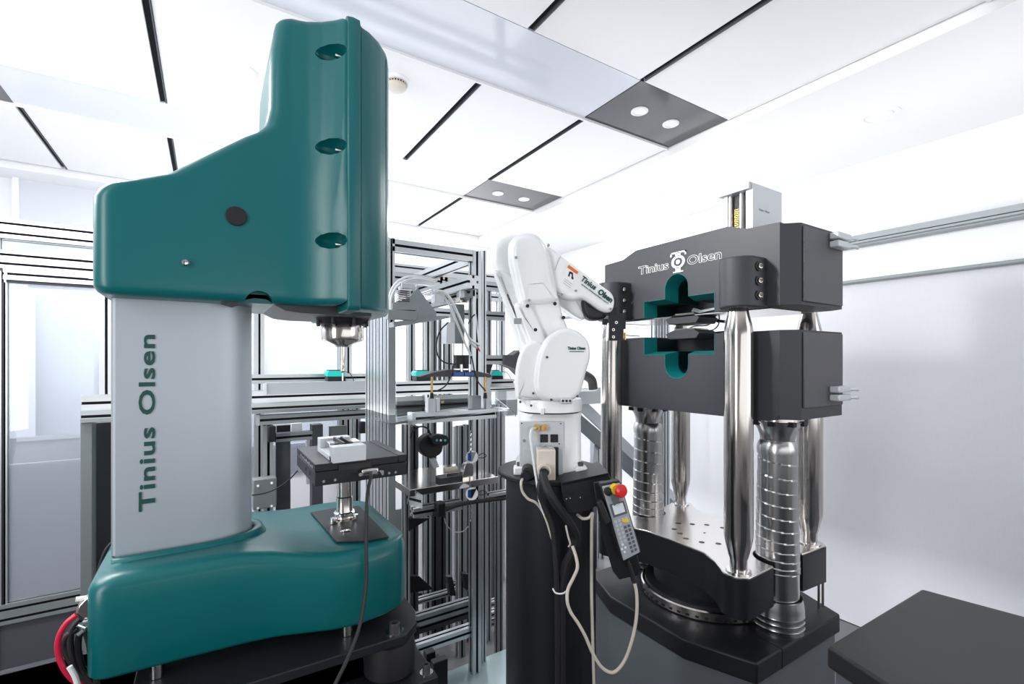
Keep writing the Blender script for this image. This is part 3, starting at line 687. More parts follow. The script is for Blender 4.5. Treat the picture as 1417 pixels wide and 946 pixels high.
# ================================================================== BLACK CABINET (bottom right)
ZC = atZ(1275, 814, .9).z
bk = thing('black_cabinet', 'low cabinet with a matt black worktop in the right foreground', 'cabinet', (1.5, .5, 0))
zc = .86
A = atZ(1275, 814, zc); B = atZ(1144, 893, zc)
wt = [(A.x, A.y), (1.596, .295), (1.69, -.40), (.87, -.40), (1.047, .368), (B.x, B.y)]
part('worktop', MB().prism([Vector((x, y, zc - .045)) for x, y in wt], (0, 0, .045)), 'slate', bk, bevel=.006, seg=3)
wb = [(A.x - .012, A.y - .012), (1.58, .28), (1.67, -.39), (.885, -.39), (1.06, .36), (B.x + .012, B.y - .012)]
part('cabinet_body', MB().prism([Vector((x, y, 0)) for x, y in wb], (0, 0, zc - .045)), 'cab', bk)
part('lock', MB().cyl((B.x + .03, B.y - .10, zc - .06), (B.x + .0, B.y - .10, zc - .06), .007), 'chrome', bk)

# ================================================================== ROBOT on its pedestal
RC = P(762, 500, 1.44)
pd = thing('robot_pedestal', 'black round steel pedestal with a disc top under the white robot', 'pedestal', (RC.x, RC.y, 0))
zd = H - .322
part('pedestal_tube', MB().lathe([(.135, 0), (.135, zd - .012)], RC.x, RC.y, 64), 'black', pd)
part('disc_top', MB().lathe([(.156, zd - .014), (.159, zd - .011), (.159, zd - .003), (.156, zd)], RC.x, RC.y, 72), 'black', pd, label='round black disc top')
bx = RT * .11 + FW * -.02
def camprism(pts, t, thick): return MB().prism([P(a, b, t) for a, b in pts], FW * thick)
part('side_plate', camprism([(776, 668), (842, 654), (848, 668), (842, 690), (815, 706), (786, 712), (778, 690)], 1.265, .006), 'black', pd, bevel=.002)
part('plate_shelf', MB().prism([P(a, b, 1.265) for a, b in ((776, 668), (842, 654), (842, 658), (776, 672))], FW * .14), 'black', pd)
part('plate_hole', MB().cyl(P(790, 679, 1.263), P(790, 679, 1.266), .0075, n=20), 'slot', pd)
for a, b in ((784, 690), (789, 689), (803, 688)): part('plate_screw', MB().cyl(P(a, b, 1.262), P(a, b, 1.266), .002, n=8), 'chrome', pd)
part('cable_channel', camprism([(780, 700), (822, 700), (822, 1010), (780, 1010)], 1.33, .05), 'black', pd, bevel=.004)
for a, b in ((736, 655), (817, 656)): 
    q = atZ(a, b, zd); part('disc_screw', MB().lathe([(.005, zd), (.005, zd + .006)], q.x, q.y, 12), 'rubber', pd)

rb = thing('industrial_robot', 'white six axis robot arm on the black pedestal reaching towards the tensile machine', 'robot', (RC.x, RC.y, zd))
def lsec(a0, a1, c0, c1, py, r, n=6):
    # rounded rectangle in the robot frame; a from pixels at depth 1.44, z from py at depth 1.35
    ca, ha = (a0 + a1) / 2, (a1 - a0) / 2; cc, hc = (c0 + c1) / 2, (c1 - c0) / 2; z = H + (HY - py) / FPX * 1.35
    o = Vector((0, 0, z)); pts = []
    for q in rrect(ca, cc, ha, hc, r, 0, n): pts.append(o + RT * q.x + FW * q.y)
    return pts
am = (762 - CX) / FPX * 1.40
mb = MB(); mb.loft([lsec(am - .101, am + .098, 1.36, 1.54, 660, .02), lsec(am - .101, am + .098, 1.36, 1.54, 651, .02), lsec(am - .090, am + .088, 1.362, 1.535, 641, .03), lsec(am - .092, am + .088, 1.362, 1.535, 580, .035), lsec(am - .094, am + .092, 1.355, 1.54, 572, .05), lsec(am - .095, am + .093, 1.345, 1.54, 570, .088)])
rbase = part('robot_base', mb, 'white', rb, angle=40)
mb = MB(); mb.loft([lsec(am - .0955, am + .094, 1.328, 1.54, 570.5, .093, 12), lsec(am - .0955, am + .094, 1.328, 1.54, 556, .093, 12), lsec(am - .094, am + .092, 1.331, 1.54, 553.5, .092, 12)])
part('base_collar', mb, 'white', rb, angle=40)
mb = MB(); mb.loft([lsec(am - .093, am + .09, 1.352, 1.54, 541, .09, 10), lsec(am - .093, am + .09, 1.352, 1.54, 522, .088, 10), lsec(am - .090, am + .08, 1.37, 1.535, 500, .08, 10), lsec(am - .080, am + .07, 1.39, 1.53, 480, .07, 10), lsec(am - .060, am + .06, 1.40, 1.52, 466, .055, 10), lsec(am - .03, am + .04, 1.43, 1.50, 458, .03, 10)])
part('turret', mb, 'white', rb, angle=50)
for a in (-.092, .083):
    q0 = Vector((0, 0, 0)) + RT * (am + a) + FW * 1.365
    part('mounting_foot', MB().obox(q0 + Z_ * (zd + .012), RT, FW, Z_, .017, .018, .012), 'white', rb, bevel=.005, seg=3)
    part('foot_bolt', MB().lathe([(.008, zd + .024), (.008, zd + .034), (.005, zd + .034), (.004, zd + .028)], q0.x, q0.y, 16), 'darkgrey', rb)
# connector panel
T0 = 1.352
panel = part('connector_panel', camprism([(719, 583), (779, 583), (779, 661), (719, 661)], T0, .02), 'white_g', rb, bevel=.0015)
def cbox(name, x0, x1, y0, y1, t, th, m, parent, bevel=0): return part(name, camprism([(x0, y0), (x1, y0), (x1, y1), (x0, y1)], t, th), m, parent, bevel=bevel)
def ccyl(name, px, py, t, th, rpx, m, parent, n=24, hole=0):
    p = P(px, py, t); r = rpx / FPX * t
    prof = [(r, th), (r, 0)] + ([(r * hole, 0), (r * hole, th * .6)] if hole else [])
    return part(name, MB().lathe_ax([(a, b) for a, b in prof], p, FW, n), m, parent)
for x in (735, 744): ccyl('panel_blank', x - 3 if x < 740 else 767, 594, T0 - .0006, .002, 4, 'white_g', panel)
ccyl('air_port', 742.5, 592, T0 - .014, .015, 4.6, 'brass', panel, hole=.5)
ccyl('air_port', 753.5, 592, T0 - .012, .013, 4.8, 'brass', panel, hole=.5)
for x in (753, 767): cbox('round_socket', x - 5.3, x + 5.3, 601, 612, T0 - .004, .005, 'black', panel, .001); ccyl('socket_core', x, 606.5, T0 - .0055, .004, 3.5, 'rubber', panel, hole=.7)
ccyl('panel_knob', 725.5, 609.5, T0 - .004, .005, 2.2, 'chrome', panel)
cbox('panel_blank', 731, 743, 603, 617, T0 - .001, .002, 'white_g', panel, .0005); cbox('panel_blank', 724, 738, 621, 639, T0 - .001, .002, 'white_g', panel, .0005)
for (a, b) in ((722, 585.5), (776, 586), (774, 614)): ccyl('panel_screw', a, b, T0 - .0015, .002, 1, 'darkgrey', panel, 10)
# big cream plug, black plug
plug = cbox('power_plug', 743, 769, 622, 666, T0 - .055, .045, 'cream', rb, .004)
cbox('plug_frame', 750, 773, 619, 668, T0 - .012, .011, 'black', rb, .002)
ccyl('plug_gland', 753.5, 652, T0 - .075, .022, 9.5, 'cream', rb, hole=.75)
part('plug_latch', camprism([(748, 619), (756, 617), (769, 622), (750, 622)], T0 - .035, .02), 'chrome', rb)
g2 = ccyl('black_plug', 731, 655, T0 - .05, .05, 8.5, 'rubber', rb); ccyl('plug_nut', 727, 659, T0 - .062, .02, 6.5, 'black', rb)
def cp(l): return [P(*q) for q in l]
robot_cables = thing('robot_cables', 'thick black cables and pale hoses hanging down from the robot base plugs', 'cables', P(755, 700, 1.27))
T1 = 1.27
part('power_cable', MB().tube(cp([(753.5, 652, T1 + .03), (752, 660, T1 - .01), (758, 678, T1 - .03), (768, 695, T1 - .03), (783, 715, T1 - .02), (793, 730, T1 - .01), (797, 742, T1), (793, 760, T1 + .0), (782, 785, T1 + .005), (777, 830, T1 + .01), (777, 900, T1 + .01), (777, 990, T1 + .01)]), .0118), 'rubber', robot_cables)
part('encoder_cable', MB().tube(cp([(753, 660, T1 + .02), (746, 675, T1), (752, 700, T1), (763, 725, T1), (768, 760, T1), (771, 830, T1), (772, 990, T1)]), .0075), 'rubber', robot_cables)
part('grey_cable', MB().tube(cp([(724, 661, T1 + .03), (721, 668, T1 + .0), (723, 680, T1), (731, 690, T1), (741, 695, T1), (750, 706, T1 + .01), (757, 722, T1 + .01), (764, 745, T1 + .01)]), .0036), 'beige', robot_cables)
part('air_hose', MB().tube(cp([(741, 592, T0 - .012), (736, 594, T0 - .03), (734, 604, T0 - .038), (737, 628, T0 - .045), (740, 650, T0 - .05), (743, 668, T0 - .065), (746, 690, T1), (753, 712, T1)]), .0034), 'whitecable', robot_cables)
part('air_hose', MB().tube(cp([(783, 727, T1 - .03), (786, 741, T1 - .03), (789, 752, T1 - .028), (787, 756, T1 - .02)]), .0025), 'beige', robot_cables)
part('cable_tie', MB().tube(cp([(765, 814, T1 - .0), (769, 820, T1 - .012), (778, 821, T1 - .02), (785, 817, T1 - .012)]), .0022), 'whitecable', robot_cables)
# shoulder cover
def slab(name, pts, t, th, m, parent, bevel, seg=4, angle=50, label=None):
    return part(name, camprism(pts, t, th), m, parent, bevel=bevel, seg=seg, angle=angle, label=label)
def smooth_poly(pts, sub=4):
    n = len(pts); out = []
    for i in range(n):
        p0, p1, p2, p3 = pts[i - 1], pts[i], pts[(i + 1) % n], pts[(i + 2) % n]
        for k in range(sub):
            t = k / sub; out.append(tuple(0.5 * (2 * p1[j] + (p2[j] - p0[j]) * t + (2 * p0[j] - 5 * p1[j] + 4 * p2[j] - p3[j]) * t * t + (3 * p1[j] - p0[j] - 3 * p2[j] + p3[j]) * t ** 3) for j in (0, 1)))
    return out
# a pillow: outline lofted front to back, with rounded edges (list of (inset scale, depth))
def pillow(name, pts, t, th, m, parent, r=.02, sub=4, label=None, back=True, dome=.0):
    o = smooth_poly(pts, sub); n = len(o)
    cx = sum(p[0] for p in o) / n; cy = sum(p[1] for p in o) / n
    nr = []
    for i in range(n):
        a = o[i - 2]; b = o[(i + 2) % n]; d = (b[0] - a[0], b[1] - a[1]); L = math.hypot(*d) or 1; nr.append((d[1] / L, -d[0] / L))
    area_ = sum(o[i][0] * o[(i + 1) % n][1] - o[(i + 1) % n][0] * o[i][1] for i in range(n))
    sg = -1 if area_ > 0 else 1
    px = FPX / t
    rings = []; steps = [(1, 0), (.92, .0), (.62, .075), (.38, .215), (.18, .43), (.05, .70), (0, 1)]
    seq = [(math.cos(math.radians(a)), 1 - math.sin(math.radians(a))) for a in (0,)]
    prof = []
    for k in range(7):
        a = math.radians(90 * k / 6); prof.append((1 - math.sin(a), 1 - math.cos(a)))
    def ring(ins, dep): 
        return [P(q[0] + sg * w[0] * ins * r * px, q[1] + sg * w[1] * ins * r * px, t) + FW * dep for q, w in zip(o, nr)]
    inner = [P(cx + (q[0] + sg * w[0] * r * px - cx) * .55, cy + (q[1] + sg * w[1] * r * px - cy) * .55, t) + FW * (-dome) for q, w in zip(o, nr)]
    rings.append(inner)
    for ins, dep in prof: rings.append(ring(ins, dep * r))
    rings.append(ring(0, th - r * .6))
    if back: rings.append(ring(.35, th))
    mb = MB(); mb.loft(rings); return part(name, mb, m, parent, angle=60, label=label)
# rear arm plate and elbow motor housing (behind)
pillow('upper_arm', [(703, 345), (706, 332), (716, 323), (730, 320), (744, 324), (755, 336), (762, 355), (769, 390), (778, 430), (792, 470), (796, 500), (780, 520), (756, 515), (742, 505), (731, 480), (722, 440), (712, 400), (704, 365)], 1.395, .06, 'white', rb, r=.02)
pillow('upper_arm_cover', [(707, 347), (710, 333), (719, 325), (731, 323), (744, 327), (753, 338), (759, 356), (765, 390), (773, 412), (758, 419), (735, 420), (722, 419), (717, 400), (709, 365)], 1.372, .04, 'white', rb, r=.018, label='smooth front cover of the upper arm')
pillow('elbow_housing', [(679, 352), (681, 340), (689, 329), (703, 322), (722, 322), (738, 335), (742, 360), (735, 390), (720, 402), (703, 400), (688, 388), (681, 370)], 1.455, .13, 'white', rb, r=.035)
pillow('rear_arm_link', [(683, 372), (700, 376), (718, 395), (730, 440), (745, 480), (752, 510), (735, 514), (724, 500), (714, 470), (700, 425), (688, 393)], 1.43, .07, 'white', rb, r=.02)
pillow('arm_rib', [(712, 420), (722, 418), (735, 424), (750, 455), (760, 480), (764, 500), (748, 508), (736, 492), (724, 462), (716, 440)], 1.365, .05, 'white', rb, r=.018)
pillow('shoulder_cover', [(748, 552), (741, 543), (739, 529), (741, 506), (746, 486), (755, 469), (768, 458), (783, 453), (799, 457), (811, 467), (817, 480), (817, 496), (812, 514), (808, 530), (804, 543), (796, 552), (784, 556), (760, 556)], 1.318, .10, 'white', rb, r=.016, sub=5, label='rounded shoulder cover with small green lettering')
pillow('turret_side', [(714, 550), (713, 520), (716, 500), (722, 484), (732, 474), (748, 474), (760, 500), (760, 546), (740, 551), (722, 550)], 1.345, .12, 'white', rb, r=.010)
cbox('service_port', 776, 792, 550, 559, 1.310, .01, 'white_g', rb, .003)
for x in (779, 784, 789): ccyl('port_hole', x, 554.5, 1.3085, .003, 1.7, 'black', rb, 14)
for (a, b, t) in ((738, 544, 1.343), (720, 556, 1.345), (763, 553, 1.318), (799, 548, 1.325), (757, 494, 1.317), (735, 561, 1.329)): ccyl('screw', a, b, t - .002, .004, 1.7, 'darkgrey', rb, 12)
for (a, b, t) in ((714, 356, 1.372), (759, 339, 1.392), (732, 415, 1.371), (774, 407, 1.385)): ccyl('screw', a, b, t - .003, .006, 1.9, 'alu_mid', rb, 12)
for (a, b) in ((730, 423), (768, 420), (780, 439), (741, 456)): ccyl('rubber_bumper', a, b, 1.362 if a < 760 else 1.392, .01, 2.4, 'black', rb, 16)
cbox('round_badge', 711, 721, 440, 448, 1.362, .006, 'alu_mid', rb, .0015)
cbox('collar_tab', 748, 753, 565, 573, 1.324, .006, 'white', rb, .0008)
part('collar_groove', MB().loft([lsec(am - .0945, am + .093, 1.330, 1.538, 572.2, .092, 12), lsec(am - .0945, am + .093, 1.330, 1.538, 570, .092, 12)]), 'slot', rb)
# forearm
pillow('forearm_rear', [(735, 335), (758, 340), (776, 353), (805, 375), (822, 392), (812, 412), (817, 430), (809, 441), (797, 437), (780, 425), (760, 410), (745, 380)], 1.455, .10, 'white', rb, r=.022)
pillow('forearm', [(745, 345), (758, 340), (777, 353), (805, 373), (832, 394), (846, 404), (851, 416), (848, 429), (840, 432), (829, 428), (818, 420), (806, 413), (792, 414), (776, 408), (762, 390), (750, 368)], 1.412, .065, 'white', rb, r=.012)
pillow('wrist', [(806, 415), (816, 416), (830, 424), (840, 432), (838, 439), (828, 442), (816, 441), (808, 432)], 1.43, .06, 'rubber', rb, r=.012)
part('forearm_seam', MB().tube(cp([(776, 354, 1.411), (772, 362, 1.4105), (768, 374, 1.4105)]), .0006), 'alu_mid', rb)
for (a, b) in ((797, 402), (777, 407), (845, 427)): ccyl('screw', a, b, 1.409, .006, 1.7, 'alu_mid', rb, 12)
# warning label and lettering on the forearm
ang = math.radians(-36); D = (RT * math.cos(ang) + Z_ * math.sin(ang)); U = (-RT * math.sin(ang) + Z_ * math.cos(ang))
TL = 1.4105
def quad(name, pts, m, parent, t=TL, th=.001): return part(name, camprism(pts, t, th), m, parent)
lb = quad('warning_label', [(786.5, 365.5), (801, 376), (790, 401), (776, 389)], 'print', rb)
quad('label_header', [(787, 366), (800.5, 376), (798.5, 379.5), (785, 370)], 'orange', lb, TL - .0004, .0006)
for pts in ([(788, 375), (790, 376), (788, 383), (786, 381.5)], [(790, 375.5), (793, 377.5), (793, 386), (791, 384.5), (791, 379.5), (789, 378)], [(791, 382), (794, 384), (793, 387), (790.5, 385)]): quad('label_figure', pts, 'black_print', lb, TL - .0004, .0006)
for k in range(3): quad('label_line', [(781.5 - k, 385 + k * 2.6), (792 - k, 393 + k * 2.6), (791.8 - k, 393.5 + k * 2.6), (781.3 - k, 385.5 + k * 2.6)], 'alu_mid', lb, TL - .0004, .0006)
text('lettering', 'Tinius', 'green', rb, P(803, 387, TL) , D, U, .022, offset=.0006, width=.052)
text('lettering', 'Olsen', 'green', rb, P(826.5, 405, TL), D, U, .022, offset=.0010, width=.050)
text('lettering', 'www.tiniusolsen.com', 'green', rb, P(804, 393.5, TL), D, U, .0075, width=.098)
text('lettering', 'Tinius Olsen', 'green', rb, P(785.5, 483.5, 1.3165), RT, Z_, .0115, offset=.0004, width=.049)
text('lettering', 'www.tiniusolsen.com', 'green', rb, P(788, 486.8, 1.3165), RT, Z_, .0055, width=.040)
# gripper
gr = thing('gripper', 'black block gripper hanging from the robot wrist', 'gripper', P(852, 470, 1.44))
def gbox(n, x0, x1, y0, y1, t, th, m='black', bv=.001): return cbox(n, x0, x1, y0, y1, t, th, m, gr, bv)
gbox('tool_flange', 836, 855, 424, 436, 1.425, .03); gbox('gripper_plate', 843, 863, 434, 471, 1.42, .012); gbox('gripper_body', 846, 866, 433, 455, 1.435, .04)
gbox('gripper_head', 839, 852, 411, 430, 1.44, .03); gbox('sensor_block', 834, 841, 441, 449, 1.43, .012)
for (a, b) in ((849, 456), (849, 466), (847, 419), (853, 446)): ccyl('gripper_bolt', a, b, 1.417, .006, 2.1, 'steel', gr, 12, hole=.5)
for dy in (0, 5): part('gripper_finger', MB().tube(cp([(858, 462 + dy, 1.43), (870, 464 + dy, 1.45), (885, 465 + dy * .6, 1.48)]), .0014), 'darkgrey', gr)
for (a, b) in ((862, 461), (865, 463)): part('finger_clamp', MB().cyl(P(a, b - 3, 1.43), P(a, b + 7, 1.43), .003, n=10), 'brass', gr)
# teach pendant
pn = thing('teach_pendant', 'grey teach pendant with keypad and red stop button hanging on the pedestal', 'pendant', P(860, 780, 1.2))
tu = math.radians(-17); PX = (RT * math.cos(math.radians(10)) + Z_ * math.sin(math.radians(10))).normalized()
p_tl, p_tr, p_br, p_bl = (833, 673), (858, 668), (886, 764), (863, 776)
TP = 1.19
def pq(u, v):     # position on the pendant face, 0..1
    x = p_tl[0] + (p_tr[0] - p_tl[0]) * u; y = p_tl[1] + (p_tr[1] - p_tl[1]) * u
    x2 = p_bl[0] + (p_br[0] - p_bl[0]) * u; y2 = p_bl[1] + (p_br[1] - p_bl[1]) * u
    return (x + (x2 - x) * v, y + (y2 - y) * v)
def pquad(n, u0, u1, v0, v1, t, th, m, parent, bv=0): return part(n, camprism([pq(u0, v0), pq(u1, v0), pq(u1, v1), pq(u0, v1)], t, th), m, parent, bevel=bv, seg=3)
part('pendant_holder', camprism([(821, 668), (836, 665), (842, 700), (880, 762), (887, 785), (883, 796), (857, 802), (848, 790), (832, 735)], 1.23, .008), 'black', pn, bevel=.002)
pquad('pendant_case', -.14, 1.06, -.03, 1.03, TP + .003, .032, 'black', pn, .006)
face = pquad('pendant_face', 0, 1, 0, 1, TP, .006, 'keygrey', pn, .0025)
pquad('screen_frame', .12, .93, .25, .43, TP - .0006, .002, 'keydark', face); pquad('screen', .24, .84, .27, .40, TP - .0012, .002, 'screen', face)
part('hand_strap', camprism([(826, 695), (834, 692), (846, 722), (838, 727)], 1.18, .02), 'rubber', pn, bevel=.003)
for r_ in range(9):
    for c_ in range(4):
        u0 = .12 + c_ * .205; v0 = .47 + r_ * .056
        if r_ in (0, 1) and c_ >= 2 and r_ == 1: continue
        if r_ >= 6 and c_ < 2: continue
        dark = r_ >= 2 and c_ >= 2
        pquad('key', u0, u0 + .14, v0, v0 + .036, TP - .0009, .0015, 'keydark' if dark else 'white_g', face)
for (u, v) in ((.2, .80), (.1, .85), (.3, .85), (.2, .90)): part('arrow_key', MB().lathe_ax([(.0028, 0), (.0028, .001)], P(*pq(u, v), TP - .0008), FW, 16), 'print', face)
part('yellow_key', MB().prism([P(pq(.72, .515)[0] + 5 * math.cos(a), pq(.72, .515)[1] + 2.6 * math.sin(a), TP - .0018) for a in [2 * math.pi * k / 20 for k in range(20)]], FW * .002), 'yellow', face)
es = P(855, 676, TP); part('yellow_collar', MB().lathe_ax([(.014, 0), (.012, -.010)], P(850, 676, TP), FW - RT * .35, 28), 'yellow', face)
part('stop_button', MB().lathe_ax([(.008, 0), (.008, -.012), (.0165, -.014), (.0165, -.020), (.013, -.025), (.002, -.026)], P(853, 677, TP - .002), FW - RT * .55, 32), 'red', face, label='red mushroom stop button')
part('key_switch', MB().lathe_ax([(.010, .004), (.010, -.010), (.007, -.011)], P(841, 679, TP), FW, 24), 'rubber', face)
part('key_bow', camprism([(847, 683), (857, 688), (857, 694), (850, 700), (846, 691)], TP - .012, .002), 'keydark', face)
part('cable_boot', MB().tube(cp([(868, 775, TP + .02), (872, 785, TP + .02), (875, 795, TP + .02), (878, 806, TP + .02)]), .0052), 'rubber', pn)
bt = MB()
for k in range(9):
    a = P(869.5 + k * .98, 779 + k * 3.1, TP + .02); b = P(870 + k * .98, 780.2 + k * 3.1, TP + .02); bt.cyl(a, b, .0068, n=14)
part('boot_rings', bt, 'rubber', pn)
single('pendant_cable', MB().tube(cp([(878, 806, TP + .02), (881, 822, TP + .02), (881, 850, TP + .02), (876, 880, TP + .02), (866, 910, TP + .02), (855, 926, TP + .02), (845, 930, TP + .02), (832, 922, TP + .02), (820, 903, TP + .02), (810, 880, TP + .02), (800, 862, TP + .02), (790, 847, TP + .02), (785, 832, TP + .02), (786, 815, TP + .03), (794, 798, TP + .03), (799, 785, TP + .03), (797, 770, TP + .04), (792, 755, TP + .05)]), .0042), 'beige', 'looping beige cable hanging from the teach pendant', 'cable')
single('looped_cable', MB().tube(cp([(799, 712, 1.30), (806, 717, 1.28), (815, 716, 1.27), (820, 710, 1.27), (819, 722, 1.27), (818.5, 760, 1.28), (818.5, 820, 1.28), (820, 880, 1.28), (822, 950, 1.28), (822, 1000, 1.28)]), .0042), 'beige', 'beige cable running straight down the right side of the pedestal', 'cable')

# ================================================================== BACKGROUND: aluminium profile enclosures
def xbeam(parent, px0, px1, yt, yb, Y, dy=.04, m='alu', name='beam', ref=None):
    """profile beam along x, front face on plane Y; yt/yb measured at pixel column ref (default px0)"""
    r = px0 if ref is None else ref
    z1 = atY(r, yt, Y).z; z0 = atY(r, yb, Y).z; x0 = atY(px0, yt, Y).x; x1 = atY(px1, yt, Y).x
    return part(name, MB().profile((x0, Y + dy / 2, (z0 + z1) / 2), (x1, Y + dy / 2, (z0 + z1) / 2), Y_, Z_, dy, z1 - z0), m, parent, smooth=False)
def post(parent, px0, px1, yt, yb, Y, dy=.04, m='alu', name='post', zb=None):
    x0 = atY(px0, 500, Y).x; x1 = atY(px1, 500, Y).x; z1 = atY(px0, yt, Y).z; z0 = (0.0 if yb >= 690 else atY(px0, yb, Y).z) if zb is None else zb
    return part(name, MB().profile(((x0 + x1) / 2, Y + dy / 2, z0), ((x0 + x1) / 2, Y + dy / 2, z1), X_, Y_, x1 - x0, dy), m, parent, smooth=False)
def ybeam(parent, p0, p1, X, h, w=.04, m='alu', name='beam'):
    a = atX(*p0, X); b = atX(*p1, X); z = (a.z + b.z) / 2
    return part(name, MB().profile((X, a.y, z), (X, b.y, z), X_, Z_, w, h), m, parent, smooth=False)
def ybox(name, parent, px0, px1, yt, yb, Y, dy, m='alu', bevel=.001):
    a = atY(px0, yt, Y); b = atY(px1, yb, Y); zb = atY(px0, yb, Y).z
    if yb >= 800: zb = 0.0
    return part(name, MB().box((a.x, Y, a.z), (b.x, Y + dy, zb)), m, parent, bevel=bevel)
# --- glazed enclosure E, plane Y = 2.7
en = thing('glass_enclosure', 'long aluminium framed glass enclosure behind the teal machine at the left', 'enclosure', (0, 2.72, 0))
YE = 2.70
xbeam(en, -60, 760, 301, 328, YE, .08, ref=0, name='top_rail'); xbeam(en, -60, 137, 345, 370, YE, .06, ref=0, name='middle_rail')
xbeam(en, 157, 760, 345, 362, YE, .06, ref=0, name='middle_rail')
part('gasket', MB().box((atY(-60, 370, YE).x, YE, atY(0, 374, YE).z), (atY(137, 370, YE).x, YE + .03, atY(0, 370.5, YE).z)), 'black', en)
xbeam(en, -60, 160, 838, 866, YE, .08, ref=0, name='bottom_rail', m='alu_dark')
part('plinth_panel', MB().box((atY(-70, 900, YE).x, YE + .01, 0), (atY(175, 900, YE).x, YE + .05, atY(0, 866, YE).z)), 'darkgrey', en)
post(en, 137, 157, 300, 870, YE, .06); post(en, -20, -2, 300, 870, YE, .06)
post(en, 352, 366, 345, 700, YE, .05); post(en, 477, 487, 380, 700, YE, .05); post(en, 690, 699, 384, 700, YE, .05)
dr = part('door_frame', MB().profile((atY(3, 600, YE).x, YE + .02, atY(3, 372, YE).z), (atY(3, 600, YE).x, YE + .02, atY(3, 838, YE).z), X_, Y_, .025, .03), 'alu', en, smooth=False)
xbeam(en, 4, 134, 371, 387, YE, .03, ref=18, name='door_header')
part('door_hinge', MB().box(atY(122, 376, YE - .004), atY(131, 386, YE) + Y_ * .01), 'white_g', dr)
part('door_seal', MB().box((atY(8, 389, YE).x, YE + .005, atY(18, 391, YE).z), (atY(136, 389, YE).x, YE + .02, atY(18, 387, YE).z)), 'black', en)
part('door_seal', MB().box((atY(5, 389, YE).x - .008, YE + .005, atY(5, 838, YE).z), (atY(5, 389, YE).x + .004, YE + .02, atY(5, 390, YE).z)), 'black', en)
part('glass_pane', MB().box((atY(8, 389, YE).x, YE + .018, atY(8, 836, YE).z), (atY(136, 389, YE).x, YE + .024, atY(8, 390, YE).z)), 'haze_glass', en)
part('glass_pane', MB().box((atY(160, 389, YE).x, YE + .018, atY(160, 700, YE).z), (atY(352, 389, YE).x, YE + .024, atY(0, 372, YE).z)), 'haze_glass', en)
part('glass_pane', MB().box((atY(367, 389, YE).x, YE + .018, atY(367, 660, YE).z), (atY(476, 389, YE).x, YE + .024, atY(0, 372, YE).z)), 'haze_glass', en)
part('kick_panel', MB().box((atY(7, 650, YE).x, YE + .03, atY(7, 836, YE).z), (atY(120, 640, YE).x, YE + .045, atY(7, 645, YE).z)), 'whitepan', en, label='white lower door panel')
part('kick_panel', MB().box((atY(160, 650, YE).x, YE + .03, .35), (atY(470, 640, YE).x, YE + .045, 1.02)), 'whitepan', en)
# behind the glass: cabinets and a monitor back
ic = thing('white_wall_cabinet', 'tall pale cabinet with framed door seen through the glass at far left', 'cabinet', (-1.0, 3.9, 0))
part('cabinet_body', MB().box((-1.22, 3.5, 0), (-.95, 4.3, 1.9)), 'wall', ic, bevel=.004); 
ib = thing('pale_partition', 'pale grey partition with vertical frames behind the glass enclosure door', 'partition', (-.5, 3.6, 0))
part('partition_sheet', MB().box((-.93, 3.60, .0), (.1, 3.62, 1.02)), 'alu_mid', ib); part('partition_rail', MB().box((-.93, 3.58, 1.02), (.1, 3.63, 1.04)), 'alu', ib)
part('partition_frame', MB().box((-.93, 3.58, 1.04), (-.88, 3.63, 1.95)), 'wall_g', ib); part('partition_frame', MB().box((-.55, 3.58, 1.04), (-.50, 3.63, 1.95)), 'wall_g', ib)
part('partition_frame', MB().box((-.60, 3.62, 1.95), (.1, 3.63, 1.99)), 'wall_g', ib)
part('tilted_panel', MB().prism([atY(4, 607, 2.85), atY(21, 607, 2.85), atY(17, 645, 2.85), atY(4, 647, 2.85)], (0, .02, 0)), 'alu_dark', en, label='grey slanted panel')

# --- conveyor bench, plane Y = 2.17
YB2 = 2.17
bn = thing('conveyor_bench', 'long aluminium bench frame with wide beams running behind the grey column', 'bench', (.2, 2.2, 0))
xbeam(bn, 112, 512, 548, 568, YB2, .08, ref=112, name='top_beam'); xbeam(bn, 111, 512, 568.3, 585, YB2 - .01, .06, ref=112, name='lower_beam', m='alu_mid')
xbeam(bn, 549, 712, 528, 547.5, YB2, .08, ref=549, name='top_beam'); xbeam(bn, 300, 512, 518.5, 531, YB2 + .12, .05, ref=342, name='back_rail')
ybox('cover_channel', bn, 369, 512, 529.5, 546, YB2 - .05, .06, 'alu_mid'); 
part('channel_end', MB().box(atY(366, 531, YB2 - .055), atY(369, 545, YB2 - .05) + Y_ * .06), 'alu', bn)
ybox('bench_leg', bn, 111, 127, 585.5, 825, YB2, .08, 'alu_dark'); ybox('bench_leg', bn, 127, 156, 585.5, 825, YB2 + .09, .06, 'darkgrey')
xbeam(bn, 359, 512, 575, 588, YB2 + .0, .05, ref=360, name='hanging_rail', m='alu_mid')
ybox('rail_end', bn, 355, 359.5, 574, 589, YB2, .05, 'white_g')
post(bn, 365, 378, 589, 800, YB2 + .01, .05, name='bench_leg', m='alu_mid'); ybox('leg_panel', bn, 382, 402, 609, 800, YB2 + .06, .02, 'darkgrey'); ybox('bench_leg', bn, 432, 447, 588, 800, YB2 + .05, .06, 'darkgrey')
xbeam(bn, 380, 433, 600, 612, YB2 + .05, .04, name='cross_rail', m='alu_mid')
ybox('dark_panel', bn, 383, 402, 589, 608, YB2 + .12, .02, 'black'); ybox('corner_bracket', bn, 371, 382, 590, 612, YB2 - .03, .03, 'black', .004); ybox('corner_bracket', bn, 498, 507, 584, 600, YB2 - .03, .03, 'black', .004)
ybox('motor_box', bn, 350, 383, 664, 706, YB2 - .06, .05, 'alu_dark', .004)
